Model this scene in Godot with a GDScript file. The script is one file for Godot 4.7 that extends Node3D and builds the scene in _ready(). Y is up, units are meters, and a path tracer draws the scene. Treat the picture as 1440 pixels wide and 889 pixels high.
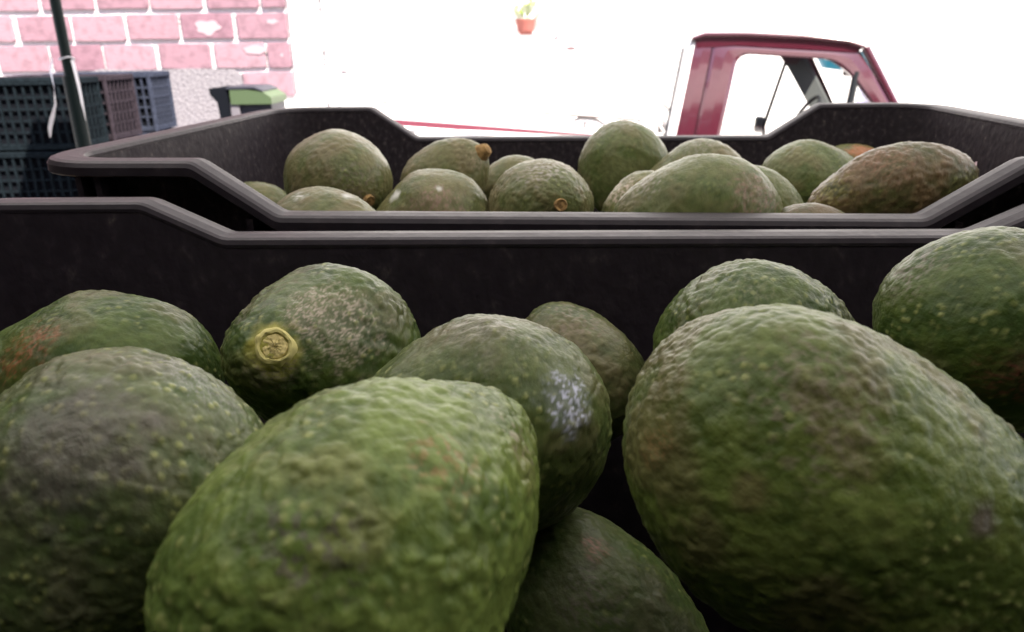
extends Node3D
# Market stall: two black crates of avocados under an awning; street, pickup and walls behind.
# Camera is at 1.70 m, looking along -Z; everything is laid out in metres.

var used := {}
var noise_cache := {}
var M := {}

func _ready():
	setup_view()
	make_materials()
	build_setting()
	build_brick_wall()
	build_stone_wall()
	build_added_shop_front()
	build_stall()
	build_lattice_crates()
	build_bin()
	build_pole()
	build_plant()
	build_truck()
	build_avocados()
	build_small_things()

func setup_view():
	var cam := Camera3D.new()
	cam.name = "camera"
	add_child(cam)
	cam.position = Vector3(0, 1.70, 0)
	cam.rotation = Vector3(-0.3416, 0, 0)
	cam.rotate_object_local(Vector3(0, 0, 1), -0.0152)
	cam.near = 0.02
	cam.far = 400.0
	var at := CameraAttributesPhysical.new()
	at.frustum_focal_length = 29.16
	at.frustum_focus_distance = 0.31
	at.frustum_near = 0.02
	at.frustum_far = 400.0
	at.exposure_aperture = 21.0
	cam.attributes = at
	cam.current = true
	var sky_mat := ProceduralSkyMaterial.new()
	sky_mat.sky_top_color = Color(0.56, 0.60, 0.70)
	sky_mat.sky_horizon_color = Color(0.86, 0.85, 0.86)
	sky_mat.sky_curve = 0.12
	sky_mat.ground_bottom_color = Color(0.30, 0.27, 0.25)
	sky_mat.ground_horizon_color = Color(0.62, 0.60, 0.60)
	var sky := Sky.new()
	sky.sky_material = sky_mat
	var env := Environment.new()
	env.background_mode = Environment.BG_SKY
	env.sky = sky
	env.background_energy_multiplier = 1.0
	env.tonemap_mode = Environment.TONE_MAPPER_LINEAR
	env.tonemap_exposure = 4.3
	env.sdfgi_enabled = true
	env.ssao_enabled = true
	env.ssil_enabled = true
	var we := WorldEnvironment.new()
	we.name = "world_environment"
	we.environment = env
	add_child(we)
	var sun := DirectionalLight3D.new()
	sun.name = "sun"
	sun.light_energy = 1.6
	sun.light_color = Color(1.0, 0.96, 0.90)
	sun.light_angular_distance = 0.5
	sun.shadow_enabled = true
	add_child(sun)
	sun.look_at_from_position(Vector3.ZERO, -Vector3(0.34, 0.82, 0.46), Vector3.UP)

# ------------------------------------------------------------------ helpers
func numbered(called: String) -> String:
	if not used.has(called):
		used[called] = 0
		return called
	used[called] += 1
	return "%s_%03d" % [called, used[called]]

func tag(o: Node, label := "", category := "", group := "", kind := ""):
	if label != "": o.set_meta("label", label)
	if category != "": o.set_meta("category", category)
	if group != "": o.set_meta("group", group)
	if kind != "": o.set_meta("kind", kind)
	return o

func thing(called: String, at: Vector3, label: String, category: String, group := "") -> Node3D:
	var o := Node3D.new()
	o.name = numbered(called)
	add_child(o)
	o.position = at
	tag(o, label, category, group)
	return o

func part(mesh: Mesh, called: String, mat: Material, parent: Node, at := Transform3D.IDENTITY) -> MeshInstance3D:
	var o := MeshInstance3D.new()
	o.mesh = mesh
	o.name = called if parent != self else numbered(called)
	o.material_override = mat
	o.transform = at
	parent.add_child(o, true)
	return o

func noise(seed_: int, freq: float, kind := 0, octaves := 1) -> FastNoiseLite:
	var n := FastNoiseLite.new()
	n.seed = seed_
	n.frequency = freq
	if kind == 0:
		n.noise_type = FastNoiseLite.TYPE_SIMPLEX_SMOOTH
	else:
		n.noise_type = FastNoiseLite.TYPE_CELLULAR
		n.cellular_distance_function = FastNoiseLite.DISTANCE_EUCLIDEAN
		n.cellular_return_type = FastNoiseLite.RETURN_DISTANCE if kind == 1 else FastNoiseLite.RETURN_CELL_VALUE
		n.cellular_jitter = 1.0
	if octaves > 1:
		n.fractal_type = FastNoiseLite.FRACTAL_FBM
		n.fractal_octaves = octaves
	else:
		n.fractal_type = FastNoiseLite.FRACTAL_NONE
	return n

func noise_tex(seed_: int, freq: float, stops: Array, octaves := 4, size := 512, kind := 0) -> NoiseTexture2D:
	var t := NoiseTexture2D.new()
	t.width = size
	t.height = size
	t.seamless = true
	t.noise = noise(seed_, freq, kind, octaves)
	var g := Gradient.new()
	var offs := PackedFloat32Array()
	var cols := PackedColorArray()
	for s in stops:
		offs.append(s[0])
		cols.append(s[1])
	g.offsets = offs
	g.colors = cols
	t.color_ramp = g
	return t

func bump_tex(seed_: int, freq: float, strength: float, octaves := 4, size := 512, kind := 0) -> NoiseTexture2D:
	var t := NoiseTexture2D.new()
	t.width = size
	t.height = size
	t.seamless = true
	t.noise = noise(seed_, freq, kind, octaves)
	t.as_normal_map = true
	t.bump_strength = strength
	return t

func lin(r: float, g: float, b: float) -> Color:
	return Color(r, g, b).linear_to_srgb()

func plain(c: Color, rough := 0.6, metal := 0.0, spec := 0.5) -> StandardMaterial3D:
	var m := StandardMaterial3D.new()
	m.albedo_color = c
	m.roughness = rough
	m.metallic = metal
	m.metallic_specular = spec
	return m

func tri(m: StandardMaterial3D, scale_: Vector3, world := false):
	m.uv1_triplanar = true
	m.uv1_world_triplanar = world
	m.uv1_scale = scale_
	return m

func new_st() -> SurfaceTool:
	var st := SurfaceTool.new()
	st.begin(Mesh.PRIMITIVE_TRIANGLES)
	return st

func quad(st: SurfaceTool, a: Vector3, b: Vector3, c: Vector3, d: Vector3):
	# a b c d run counter-clockwise seen from outside
	var n := (b - a).cross(c - a)
	if n.length() < 1e-12: n = (c - a).cross(d - a)
	n = n.normalized()
	for v in [a, c, b, a, d, c]:
		st.set_normal(n)
		st.add_vertex(v)

func tria(st: SurfaceTool, a: Vector3, b: Vector3, c: Vector3):
	var n := (b - a).cross(c - a).normalized()
	for v in [a, c, b]:
		st.set_normal(n)
		st.add_vertex(v)

# a box with chamfered edges
func bbox(st: SurfaceTool, x: Transform3D, size: Vector3, ch := 0.0):
	var h := size * 0.5
	if ch <= 0.0:
		for ax in 3:
			for s in [-1.0, 1.0]:
				var n := Vector3.ZERO
				n[ax] = s
				var u := Vector3.ZERO
				u[(ax + 1) % 3] = 1.0
				var w := n.cross(u)
				var c := n * h
				var uu := u * h
				var ww := w * h
				quad(st, x * (c - uu - ww), x * (c + uu - ww), x * (c + uu + ww), x * (c - uu + ww))
		return
	var r := minf(ch, minf(h.x, minf(h.y, h.z)) * 0.95)
	var k := h - Vector3.ONE * r
	for ax in 3:
		for s in [-1.0, 1.0]:
			var n := Vector3.ZERO
			n[ax] = s
			var u := Vector3.ZERO
			u[(ax + 1) % 3] = 1.0
			var w := n.cross(u)
			var c := n * h
			var uu := u * k
			var ww := w * k
			quad(st, x * (c - uu - ww), x * (c + uu - ww), x * (c + uu + ww), x * (c - uu + ww))
	for ax in 3:
		var b := (ax + 1) % 3
		var d := (ax + 2) % 3
		for s in [-1.0, 1.0]:
			for t in [-1.0, 1.0]:
				var p1 := Vector3.ZERO
				p1[b] = s * h[b]
				p1[d] = t * k[d]
				var p2 := Vector3.ZERO
				p2[b] = s * k[b]
				p2[d] = t * h[d]
				var e := Vector3.ZERO
				e[ax] = k[ax]
				if s * t > 0: quad(st, x * (p1 - e), x * (p2 - e), x * (p2 + e), x * (p1 + e))
				else: quad(st, x * (p2 - e), x * (p1 - e), x * (p1 + e), x * (p2 + e))
	for sx in [-1.0, 1.0]:
		for sy in [-1.0, 1.0]:
			for sz in [-1.0, 1.0]:
				var a := Vector3(sx * h.x, sy * k.y, sz * k.z)
				var b := Vector3(sx * k.x, sy * h.y, sz * k.z)
				var c := Vector3(sx * k.x, sy * k.y, sz * h.z)
				if sx * sy * sz > 0: tria(st, x * a, x * b, x * c)
				else: tria(st, x * a, x * c, x * b)

func box_mesh(size: Vector3, ch := 0.0, at := Vector3.ZERO) -> ArrayMesh:
	var st := new_st()
	bbox(st, Transform3D(Basis.IDENTITY, at), size, ch)
	return st.commit()

# tube through points with a radius for each
func tube(st: SurfaceTool, pts: Array, rad: Array, sides := 10, caps := true):
	var rings := []
	var nn := []
	for i in pts.size():
		var d: Vector3 = (pts[mini(i + 1, pts.size() - 1)] - pts[maxi(i - 1, 0)]).normalized()
		var u := d.cross(Vector3(0.31, 0.12, 0.94)).normalized()
		var w := d.cross(u)
		var ring := PackedVector3Array()
		var ns := PackedVector3Array()
		for k in sides:
			var a := TAU * k / sides
			var o := u * cos(a) + w * sin(a)
			ring.append(pts[i] + o * rad[i])
			ns.append(o)
		rings.append(ring)
		nn.append(ns)
	for i in pts.size() - 1:
		for k in sides:
			var l := (k + 1) % sides
			for q in [[i, k], [i + 1, l], [i, l], [i, k], [i + 1, k], [i + 1, l]]:
				st.set_normal(nn[q[0]][q[1]])
				st.add_vertex(rings[q[0]][q[1]])
	if caps:
		for k in range(1, sides - 1):
			tria(st, rings[0][0], rings[0][k + 1], rings[0][k])
			var z := pts.size() - 1
			tria(st, rings[z][0], rings[z][k], rings[z][k + 1])

# strips between profiles: rows[i] is a list of points; smooth along the rows, creased between strips
func loft(st: SurfaceTool, rows: Array, closed: bool, flip := false):
	var n := rows.size()
	var m: int = rows[0].size()
	for j in m - 1:
		var fn := PackedVector3Array()
		for i in n:
			var i2 := (i + 1) % n
			if i2 == 0 and not closed:
				fn.append(fn[i - 1])
				continue
			var a: Vector3 = rows[i][j]
			var b: Vector3 = rows[i2][j]
			var c: Vector3 = rows[i2][j + 1]
			var d: Vector3 = rows[i][j + 1]
			var q := (c - a).cross(d - b)
			fn.append(q.normalized() * (-1.0 if flip else 1.0))
		for i in (n if closed else n - 1):
			var i2 := (i + 1) % n
			var p := (i - 1 + n) % n if closed else maxi(i - 1, 0)
			var na := smooth2(fn[p], fn[i])
			var nb := smooth2(fn[i], fn[i2])
			var a: Vector3 = rows[i][j]
			var b: Vector3 = rows[i2][j]
			var c: Vector3 = rows[i2][j + 1]
			var d: Vector3 = rows[i][j + 1]
			var seq := [[a, na], [c, nb], [b, nb], [a, na], [d, na], [c, nb]]
			if flip: seq = [[a, na], [b, nb], [c, nb], [a, na], [c, nb], [d, na]]
			emit3(st, seq[0], seq[1], seq[2])
			emit3(st, seq[3], seq[4], seq[5])

func emit3(st: SurfaceTool, a: Array, b: Array, c: Array):
	var g: Vector3 = (b[0] - a[0]).cross(c[0] - a[0])
	if g.length() < 1e-14: return
	var s := [a, c, b] if g.dot(a[1] + b[1] + c[1]) > 0.0 else [a, b, c]
	for v in s:
		st.set_normal(v[1])
		st.add_vertex(v[0])

func smooth2(a: Vector3, b: Vector3) -> Vector3:
	if a.dot(b) < 0.6: return b
	return (a + b).normalized()

# a 2D outline (x, y) pushed out from z0 to z1
func prism(st: SurfaceTool, poly: PackedVector2Array, z0: float, z1: float, x := Transform3D.IDENTITY):
	if not Geometry2D.is_polygon_clockwise(poly):
		pass
	else:
		poly = poly.duplicate()
		poly.reverse()
	var idx := Geometry2D.triangulate_polygon(poly)
	var lo := minf(z0, z1)
	var hi := maxf(z0, z1)
	for i in range(0, idx.size(), 3):
		var a := poly[idx[i]]
		var b := poly[idx[i + 1]]
		var c := poly[idx[i + 2]]
		if (b - a).cross(c - a) < 0:
			var t := b
			b = c
			c = t
		tria(st, x * Vector3(a.x, a.y, hi), x * Vector3(b.x, b.y, hi), x * Vector3(c.x, c.y, hi))
		tria(st, x * Vector3(a.x, a.y, lo), x * Vector3(c.x, c.y, lo), x * Vector3(b.x, b.y, lo))
	for i in poly.size():
		var a := poly[i]
		var b := poly[(i + 1) % poly.size()]
		quad(st, x * Vector3(a.x, a.y, lo), x * Vector3(b.x, b.y, lo), x * Vector3(b.x, b.y, hi), x * Vector3(a.x, a.y, hi))

# a solid turned about the y axis: profile of (radius, y)
func lathe(st: SurfaceTool, prof: Array, sides := 24, x := Transform3D.IDENTITY):
	var rows := []
	for k in sides:
		var a := -TAU * k / sides
		var row := PackedVector3Array()
		for p in prof:
			row.append(x * Vector3(p.x * cos(a), p.y, p.x * sin(a)))
		rows.append(row)
	loft(st, rows, true, true)

# ------------------------------------------------------------------ materials
func make_materials():
	# black polypropylene, scuffed and dusty
	var p := plain(Color.WHITE, 0.5, 0.0, 0.22)
	p.albedo_texture = noise_tex(11, 0.012, [[0.0, lin(0.018, 0.014, 0.0178)], [0.6, lin(0.022, 0.0175, 0.022)], [0.80, lin(0.029, 0.0235, 0.028)], [0.92, lin(0.048, 0.040, 0.041)], [1.0, lin(0.10, 0.085, 0.075)]], 6, 1024)
	p.normal_enabled = true
	p.normal_texture = bump_tex(12, 0.05, 3.0, 4)
	p.normal_scale = 0.25
	p.roughness_texture = noise_tex(13, 0.02, [[0.2, Color(0.75, 0.75, 0.75)], [0.8, Color(1, 1, 1)]], 4)
	p.roughness = 0.62
	tri(p, Vector3(6, 4.5, 6))
	M.plastic = p
	var pd: StandardMaterial3D = p.duplicate()
	pd.albedo_texture = noise_tex(15, 0.03, [[0.0, lin(0.014, 0.011, 0.014)], [0.45, lin(0.022, 0.018, 0.021)], [0.66, lin(0.028, 0.023, 0.027)], [0.84, lin(0.052, 0.044, 0.043)], [1.0, lin(0.18, 0.15, 0.13)]], 6, 1024)
	tri(pd, Vector3(5, 3.6, 5))
	M.plastic_dusty = pd
	var pr: StandardMaterial3D = p.duplicate()
	pr.albedo_texture = noise_tex(14, 0.02, [[0.0, lin(0.018, 0.0145, 0.018)], [0.6, lin(0.022, 0.018, 0.022)], [0.8, lin(0.028, 0.023, 0.027)], [1.0, lin(0.060, 0.050, 0.050)]], 5, 1024)
	pr.roughness = 0.42
	pr.metallic_specular = 0.28
	pr.roughness_texture = null
	pr.normal_scale = 0.12
	tri(pr, Vector3(3.0, 3.0, 3.0))
	M.rim = pr
	# avocado skin: colour comes with the vertices
	var a := plain(Color.WHITE, 0.47, 0.0, 0.27)
	a.vertex_color_use_as_albedo = true
	a.normal_enabled = true
	a.normal_texture = bump_tex(21, 0.03, 5.0, 4, 512)
	a.normal_scale = 0.6
	a.roughness_texture = noise_tex(22, 0.015, [[0.25, Color(0.72, 0.72, 0.72)], [0.75, Color(1, 1, 1)]], 4)
	a.roughness = 0.42
	tri(a, Vector3(22, 22, 22))
	M.skin = a
	M.scar = plain(lin(0.40, 0.36, 0.13), 0.9)
	M.scar_core = plain(lin(0.47, 0.39, 0.16), 0.9)
	M.stub = plain(lin(0.34, 0.21, 0.075), 0.9)
	M.stub.albedo_texture = noise_tex(23, 0.03, [[0.1, Color(0.55, 0.5, 0.45)], [0.6, Color(1, 1, 1)], [1.0, Color(1, 1, 1)]], 4, 128)
	tri(M.stub, Vector3(60, 60, 60))
	# walls
	var br := plain(lin(0.40, 0.175, 0.195), 0.9, 0.0, 0.3)
	M.bricks = []
	for k in 4:
		var c: Color = [lin(0.232, 0.140, 0.174), lin(0.252, 0.156, 0.190), lin(0.208, 0.120, 0.154), lin(0.262, 0.168, 0.203)][k]
		var b: StandardMaterial3D = br.duplicate()
		b.albedo_color = c
		b.albedo_texture = noise_tex(31 + k, 0.010, [[0.0, Color(0.86, 0.86, 0.86)], [0.55, Color(1, 1, 1)], [0.74, Color(1, 1, 1)], [0.82, Color(1.0, 1.0, 1.0)], [1.0, Color(1, 1, 1)]], 5)
		b.normal_enabled = true
		b.normal_texture = bump_tex(36, 0.04, 6.0, 5)
		b.normal_scale = 0.3
		tri(b, Vector3(2, 2, 2), true)
		M.bricks.append(b)
	var mo := plain(lin(0.52, 0.49, 0.51), 0.95, 0.0, 0.2)
	mo.normal_enabled = true
	mo.normal_texture = bump_tex(41, 0.03, 8.0, 5)
	tri(mo, Vector3(2, 2, 2), true)
	M.mortar = mo
	var ww := plain(Color.WHITE, 0.9, 0.0, 0.3)
	ww.albedo_texture = noise_tex(43, 0.008, [[0.0, lin(0.78, 0.76, 0.76)], [0.5, lin(0.86, 0.85, 0.85)], [1.0, lin(0.90, 0.89, 0.89)]], 5)
	ww.normal_enabled = true
	ww.normal_texture = bump_tex(44, 0.012, 6.0, 5, 512, 0)
	ww.normal_scale = 0.5
	tri(ww, Vector3(0.8, 0.8, 0.8), true)
	M.whitewash = ww
	var ce := plain(Color.WHITE, 0.95, 0.0, 0.2)
	ce.albedo_texture = noise_tex(46, 0.02, [[0.1, lin(0.16, 0.15, 0.17)], [0.5, lin(0.20, 0.187, 0.207)], [0.9, lin(0.235, 0.222, 0.24)]], 6)
	ce.normal_enabled = true
	ce.normal_texture = bump_tex(47, 0.02, 10.0, 6)
	tri(ce, Vector3(3, 3, 3), true)
	M.cement = ce
	var gr := plain(Color.WHITE, 0.95, 0.0, 0.2)
	gr.albedo_texture = noise_tex(51, 0.01, [[0.0, lin(0.22, 0.20, 0.19)], [0.5, lin(0.30, 0.28, 0.27)], [1.0, lin(0.38, 0.36, 0.34)]], 6)
	gr.normal_enabled = true
	gr.normal_texture = bump_tex(52, 0.03, 6.0, 5)
	tri(gr, Vector3(0.5, 0.5, 0.5), true)
	M.ground = gr
	M.pave = gr.duplicate()
	M.pave.albedo_color = Color(0.9, 0.88, 0.86)
	M.shop = plain(lin(0.075, 0.065, 0.060), 0.95, 0.0, 0.2)
	M.shop.normal_enabled = true
	M.shop.normal_texture = bump_tex(53, 0.03, 6.0, 5)
	tri(M.shop, Vector3(1, 1, 1), true)
	M.shutter = plain(lin(0.035, 0.038, 0.040), 0.6, 0.0)
	# awning: pale lilac tarpaulin that lets light through
	var tp := plain(lin(0.52, 0.44, 0.42), 0.75, 0.0, 0.3)
	tp.backlight_enabled = true
	tp.backlight = Color(0.85, 0.85, 0.85)
	M.tarp = tp
	M.added_curtain = plain(lin(0.04, 0.038, 0.036), 0.8, 0.0, 0.2)
	var wd := plain(Color.WHITE, 0.8, 0.0, 0.3)
	wd.albedo_texture = noise_tex(61, 0.02, [[0.0, lin(0.12, 0.08, 0.05)], [1.0, lin(0.26, 0.19, 0.12)]], 5)
	tri(wd, Vector3(1.0, 12.0, 12.0))
	M.wood = wd
	# truck
	var red := plain(lin(0.058, 0.007, 0.0165), 0.22, 0.0, 0.6)
	red.clearcoat_enabled = true
	red.clearcoat = 1.0
	red.clearcoat_roughness = 0.06
	red.albedo_texture = noise_tex(71, 0.01, [[0.0, Color(0.92, 0.92, 0.92)], [1.0, Color(1, 1, 1)]], 4)
	tri(red, Vector3(1, 1, 1))
	M.red = red
	M.truck_white = plain(lin(0.82, 0.80, 0.80), 0.35)
	M.stripe = plain(lin(0.17, 0.035, 0.06), 0.6)
	M.rail_edge = plain(lin(0.05, 0.03, 0.03), 0.9, 0.0, 0.0)
	M.chrome = plain(Color(0.86, 0.86, 0.87), 0.12, 1.0)
	M.rubber = plain(lin(0.03, 0.03, 0.032), 0.7)
	M.trim = plain(lin(0.018, 0.020, 0.023), 0.8, 0.0, 0.2)
	M.trim_grey = plain(lin(0.060, 0.068, 0.068), 0.7)
	M.dash = plain(lin(0.055, 0.03, 0.035), 0.7)
	M.seat = plain(lin(0.12, 0.05, 0.055), 0.9)
	M.steel = plain(lin(0.035, 0.03, 0.03), 0.6)
	M.lamp = plain(lin(0.6, 0.12, 0.06), 0.2)
	M.glass = pane(Color(0.93, 0.95, 0.97, 0.07))
	M.vent_glass = pane(Color(0.62, 0.60, 0.86, 0.42))
	M.tint = plain(lin(0.006, 0.10, 0.135), 0.3, 0.0, 0.2)
	M.tint.backlight_enabled = true
	M.tint.backlight = Color(0.02, 0.26, 0.33)
	# lattice crates
	M.crate_green = plain(lin(0.008, 0.012, 0.0155), 0.85, 0.0, 0.12)
	M.crate_blue = plain(lin(0.034, 0.040, 0.062), 0.85, 0.0, 0.12)
	M.crate_teal = plain(lin(0.012, 0.016, 0.022), 0.85, 0.0, 0.12)
	M.crate_red = plain(lin(0.030, 0.024, 0.031), 0.85, 0.0, 0.12)
	M.crate_dark = plain(lin(0.006, 0.007, 0.010), 0.85, 0.0, 0.12)
	for k in ["crate_green", "crate_blue", "crate_teal", "crate_red"]:
		M[k].albedo_texture = noise_tex(81, 0.02, [[0.0, Color(0.7, 0.7, 0.7)], [0.6, Color(1, 1, 1)], [1.0, Color(1, 1, 1)]], 5)
		tri(M[k], Vector3(3, 3, 3))
	M.daub = plain(lin(0.33, 0.245, 0.275), 0.95, 0.0, 0.2)
	M.joint = plain(lin(0.135, 0.118, 0.14), 0.95, 0.0, 0.1)
	M.pink_spot = plain(lin(0.17, 0.115, 0.125), 0.95, 0.0, 0.1)
	M.chip = plain(lin(0.035, 0.032, 0.042), 0.9, 0.0, 0.2)
	M.pole = plain(lin(0.004, 0.010, 0.0095), 0.5, 0.0, 0.3)
	M.ribbon = plain(lin(0.72, 0.70, 0.72), 0.5)
	M.bin_slate = plain(lin(0.022, 0.024, 0.036), 0.55)
	M.bin_grey = plain(lin(0.13, 0.12, 0.14), 0.6)
	M.bin_green = plain(lin(0.050, 0.078, 0.036), 0.6)
	M.terracotta = plain(lin(0.26, 0.085, 0.07), 0.9)
	M.leaf = plain(lin(0.30, 0.36, 0.08), 0.6)
	M.leaf.backlight_enabled = true
	M.leaf.backlight = Color(0.5, 0.6, 0.2)
	M.stem = plain(lin(0.13, 0.18, 0.06), 0.7)
	M.paper = plain(lin(0.62, 0.46, 0.50), 0.8)

func pane(c: Color) -> StandardMaterial3D:
	var m := plain(c, 0.02, 0.0, 0.5)
	m.transparency = BaseMaterial3D.TRANSPARENCY_ALPHA
	return m

# ------------------------------------------------------------------ setting
func street_y(x: float, z: float) -> float:
	var s := smoothstep(-3.4, -4.1, z)
	var xx := clampf(x, -3.0, 9.0) - 0.98
	return -0.0704 * xx * s - 0.0085 * (z + 4.95) * s * smoothstep(-9.0, -6.0, z)

func build_setting():
	var st := new_st()
	var xs := []
	for i in 61: xs.append(signf(i - 30.0) * pow(absf(i - 30.0) / 30.0, 2.2) * 150.0)
	var zs := []
	for i in 61: zs.append(-4.0 + signf(i - 30.0) * pow(absf(i - 30.0) / 30.0, 2.2) * 150.0)
	for i in 60:
		for j in 60:
			var a := Vector3(xs[i], street_y(xs[i], zs[j + 1]), zs[j + 1])
			var b := Vector3(xs[i + 1], street_y(xs[i + 1], zs[j + 1]), zs[j + 1])
			var c := Vector3(xs[i + 1], street_y(xs[i + 1], zs[j]), zs[j])
			var d := Vector3(xs[i], street_y(xs[i], zs[j]), zs[j])
			tria(st, a, b, c)
			tria(st, a, c, d)
	tag(part(st.commit(), "ground", M.ground, self), "pale worn concrete street running past the stall", "", "", "structure")
	var pv := new_st()
	bbox(pv, Transform3D(Basis.IDENTITY, Vector3(-3.4, 0.0, -4.6)), Vector3(3.6, 0.23, 3.1), 0.02)
	tag(part(pv.commit(), "pavement", M.pave, self), "raised concrete pavement in front of the brick wall", "", "", "structure")

func build_brick_wall():
	var w := thing("brick_wall", Vector3(-1.62, 0, -6.1), "red block wall with wide pale mortar joints behind the plastic crates", "wall")
	var rise := 0.0157  # the courses climb a little to the right
	# mortar body, 34 mm behind the block faces
	part(box_mesh(Vector3(4.6, 5.6, 0.16), 0.0, Vector3(-2.3, 2.8, -0.09)), "mortar", M.mortar, w)
	var meshes := []
	var rng := RandomNumberGenerator.new()
	rng.seed = 5
	for k in 6:
		meshes.append(rough_block(0.376, 0.178, 0.045, rng))
	var half := []
	for k in 3:
		half.append(rough_block(0.168, 0.178, 0.045, rng))
	var pitch := 0.405
	var course := 0.2115
	for r in range(0, 25):
		var y := 1.850 + (r - 8) * course   # row 8 is the third course from the frame's top
		var odd := (r % 2) == 0
		var x0 := -0.0155 - 0.184 if odd else -0.0155 - 0.082
		if not odd:
			if not patched(-0.098, y):
				part(half[r % 3], "brick", M.bricks[rng.randi() % 4], w, Transform3D(Basis(Vector3.FORWARD, rng.randfn(0, 0.008)), Vector3(-0.098, y, -0.018 + rng.randf_range(-0.003, 0.003))))
			x0 = -0.195 - 0.202
		for c in 11:
			var x: float = x0 - c * pitch
			if x < -4.35 or patched(x, y): continue
			var m: int = rng.randi() % 4
			part(meshes[rng.randi() % 6], "brick", M.bricks[m], w, Transform3D(Basis(Vector3.FORWARD, rng.randfn(0, 0.007)), Vector3(x + rng.randfn(0, 0.006), y + rng.randfn(0, 0.003), -0.018 + rng.randf_range(-0.003, 0.003))))
	# pale patches over some bricks, the largest painting in glare
	for d in [[-0.60, 1.838, 0.21, 0.12], [-0.28, 1.675, 0.20, 0.075], [-0.12, 1.875, 0.10, 0.04], [-0.075, 1.64, 0.03, 0.03]]:
		part(daub(d[2], d[3], int(d[0] * 100.0)), "pale_patch", M.daub, w, Transform3D(Basis.IDENTITY, Vector3(d[0], d[1], 0.0125)))
	# cement render over the foot of the wall
	var cp := new_st()
	prism(cp, PackedVector2Array([Vector2(-1.62, 0.0), Vector2(-0.385, 0.0), Vector2(-0.385, 1.40), Vector2(-0.40, 1.50), Vector2(-0.455, 1.545), Vector2(-0.80, 1.555), Vector2(-1.1, 1.545), Vector2(-1.45, 1.56), Vector2(-1.62, 1.52)]), -0.02, 0.022)
	part(cp.commit(), "cement_render", M.cement, w)
	var foot := new_st()
	prism(foot, PackedVector2Array([Vector2(-0.383, 0.0), Vector2(-0.003, 0.0), Vector2(-0.003, 1.305), Vector2(-0.2, 1.315), Vector2(-0.383, 1.30)]), -0.02, 0.020)
	part(foot.commit(), "whitewashed_foot", M.whitewash, w)
	# pillar at the corner
	var pl := thing("wall_pillar", Vector3(-1.49, 0, -6.212), "white plastered pillar with a chipped edge between brick wall and white wall", "pillar")
	part(box_mesh(Vector3(0.255, 5.7, 0.26), 0.012, Vector3(0, 2.85, 0)), "shaft", M.whitewash, pl)
	rng.seed = 77
	part(box_mesh(Vector3(0.010, 5.6, 0.004), 0.0, Vector3(0.1195, 2.85, 0.1305)), "plaster_joint", M.joint, pl)
	for k in 60:
		var y := 0.7 + k * 0.027 + rng.randf_range(-0.02, 0.02)
		var sz := rng.randf_range(0.006, 0.022) * (1.8 if k % 7 == 0 else 1.0)
		part(daub(sz * 0.55, sz * 1.5, k + 3), "chipped_spot", M.chip, pl, Transform3D(Basis(Vector3(0, 0, 1), rng.randfn(0, 0.5)), Vector3(0.114 + rng.randf_range(-0.008, 0.008), y, 0.1325)))

func patched(x: float, y: float) -> bool:
	if y < 1.56 and x > -1.75 and x < -0.42: return true
	if y < 1.28 and x > -0.5: return true
	return false

func rough_block(w: float, h: float, d: float, rng: RandomNumberGenerator) -> ArrayMesh:
	var st := new_st()
	var hx := w / 2
	var hy := h / 2
	var c := 0.005
	var j := func(a): return a + rng.randf_range(-0.004, 0.004)
	var f := []  # front ring, outline cut at the corners
	for p in [[-hx + 0.008, -hy], [0.0, -hy], [hx - 0.009, -hy], [hx, -hy + 0.009], [hx, hy - 0.010], [hx - 0.008, hy], [0.0, hy], [-hx + 0.010, hy], [-hx, hy - 0.008], [-hx, -hy + 0.010]]:
		f.append(Vector2(j.call(p[0]), j.call(p[1])))
	var n := f.size()
	for i in n:
		var a: Vector2 = f[i]
		var b: Vector2 = f[(i + 1) % n]
		var ai := a * (1.0 - c / hy * 0.6)
		var bi := b * (1.0 - c / hy * 0.6)
		quad(st, Vector3(a.x, a.y, -d * 0.4), Vector3(b.x, b.y, -d * 0.4), Vector3(b.x, b.y, d * 0.5), Vector3(a.x, a.y, d * 0.5))
		quad(st, Vector3(a.x, a.y, d * 0.5), Vector3(b.x, b.y, d * 0.5), Vector3(bi.x, bi.y, d * 0.5 + 0.006), Vector3(ai.x, ai.y, d * 0.5 + 0.006))
		tria(st, Vector3(ai.x, ai.y, d * 0.5 + 0.006), Vector3(bi.x, bi.y, d * 0.5 + 0.006), Vector3(0, 0, d * 0.5 + 0.0075))
	return st.commit()

func daub(w: float, h: float, seed_: int) -> ArrayMesh:
	var st := new_st()
	var nz := noise(seed_, 0.45)
	var poly := PackedVector2Array()
	for i in 28:
		var a := TAU * i / 28.0
		var r := 0.85 + 0.28 * nz.get_noise_2d(cos(a) * 1.6, sin(a) * 1.6)
		poly.append(Vector2(cos(a) * w * 0.5 * r, sin(a) * h * 0.5 * r))
	prism(st, poly, -0.004, 0.002)
	return st.commit()

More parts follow.
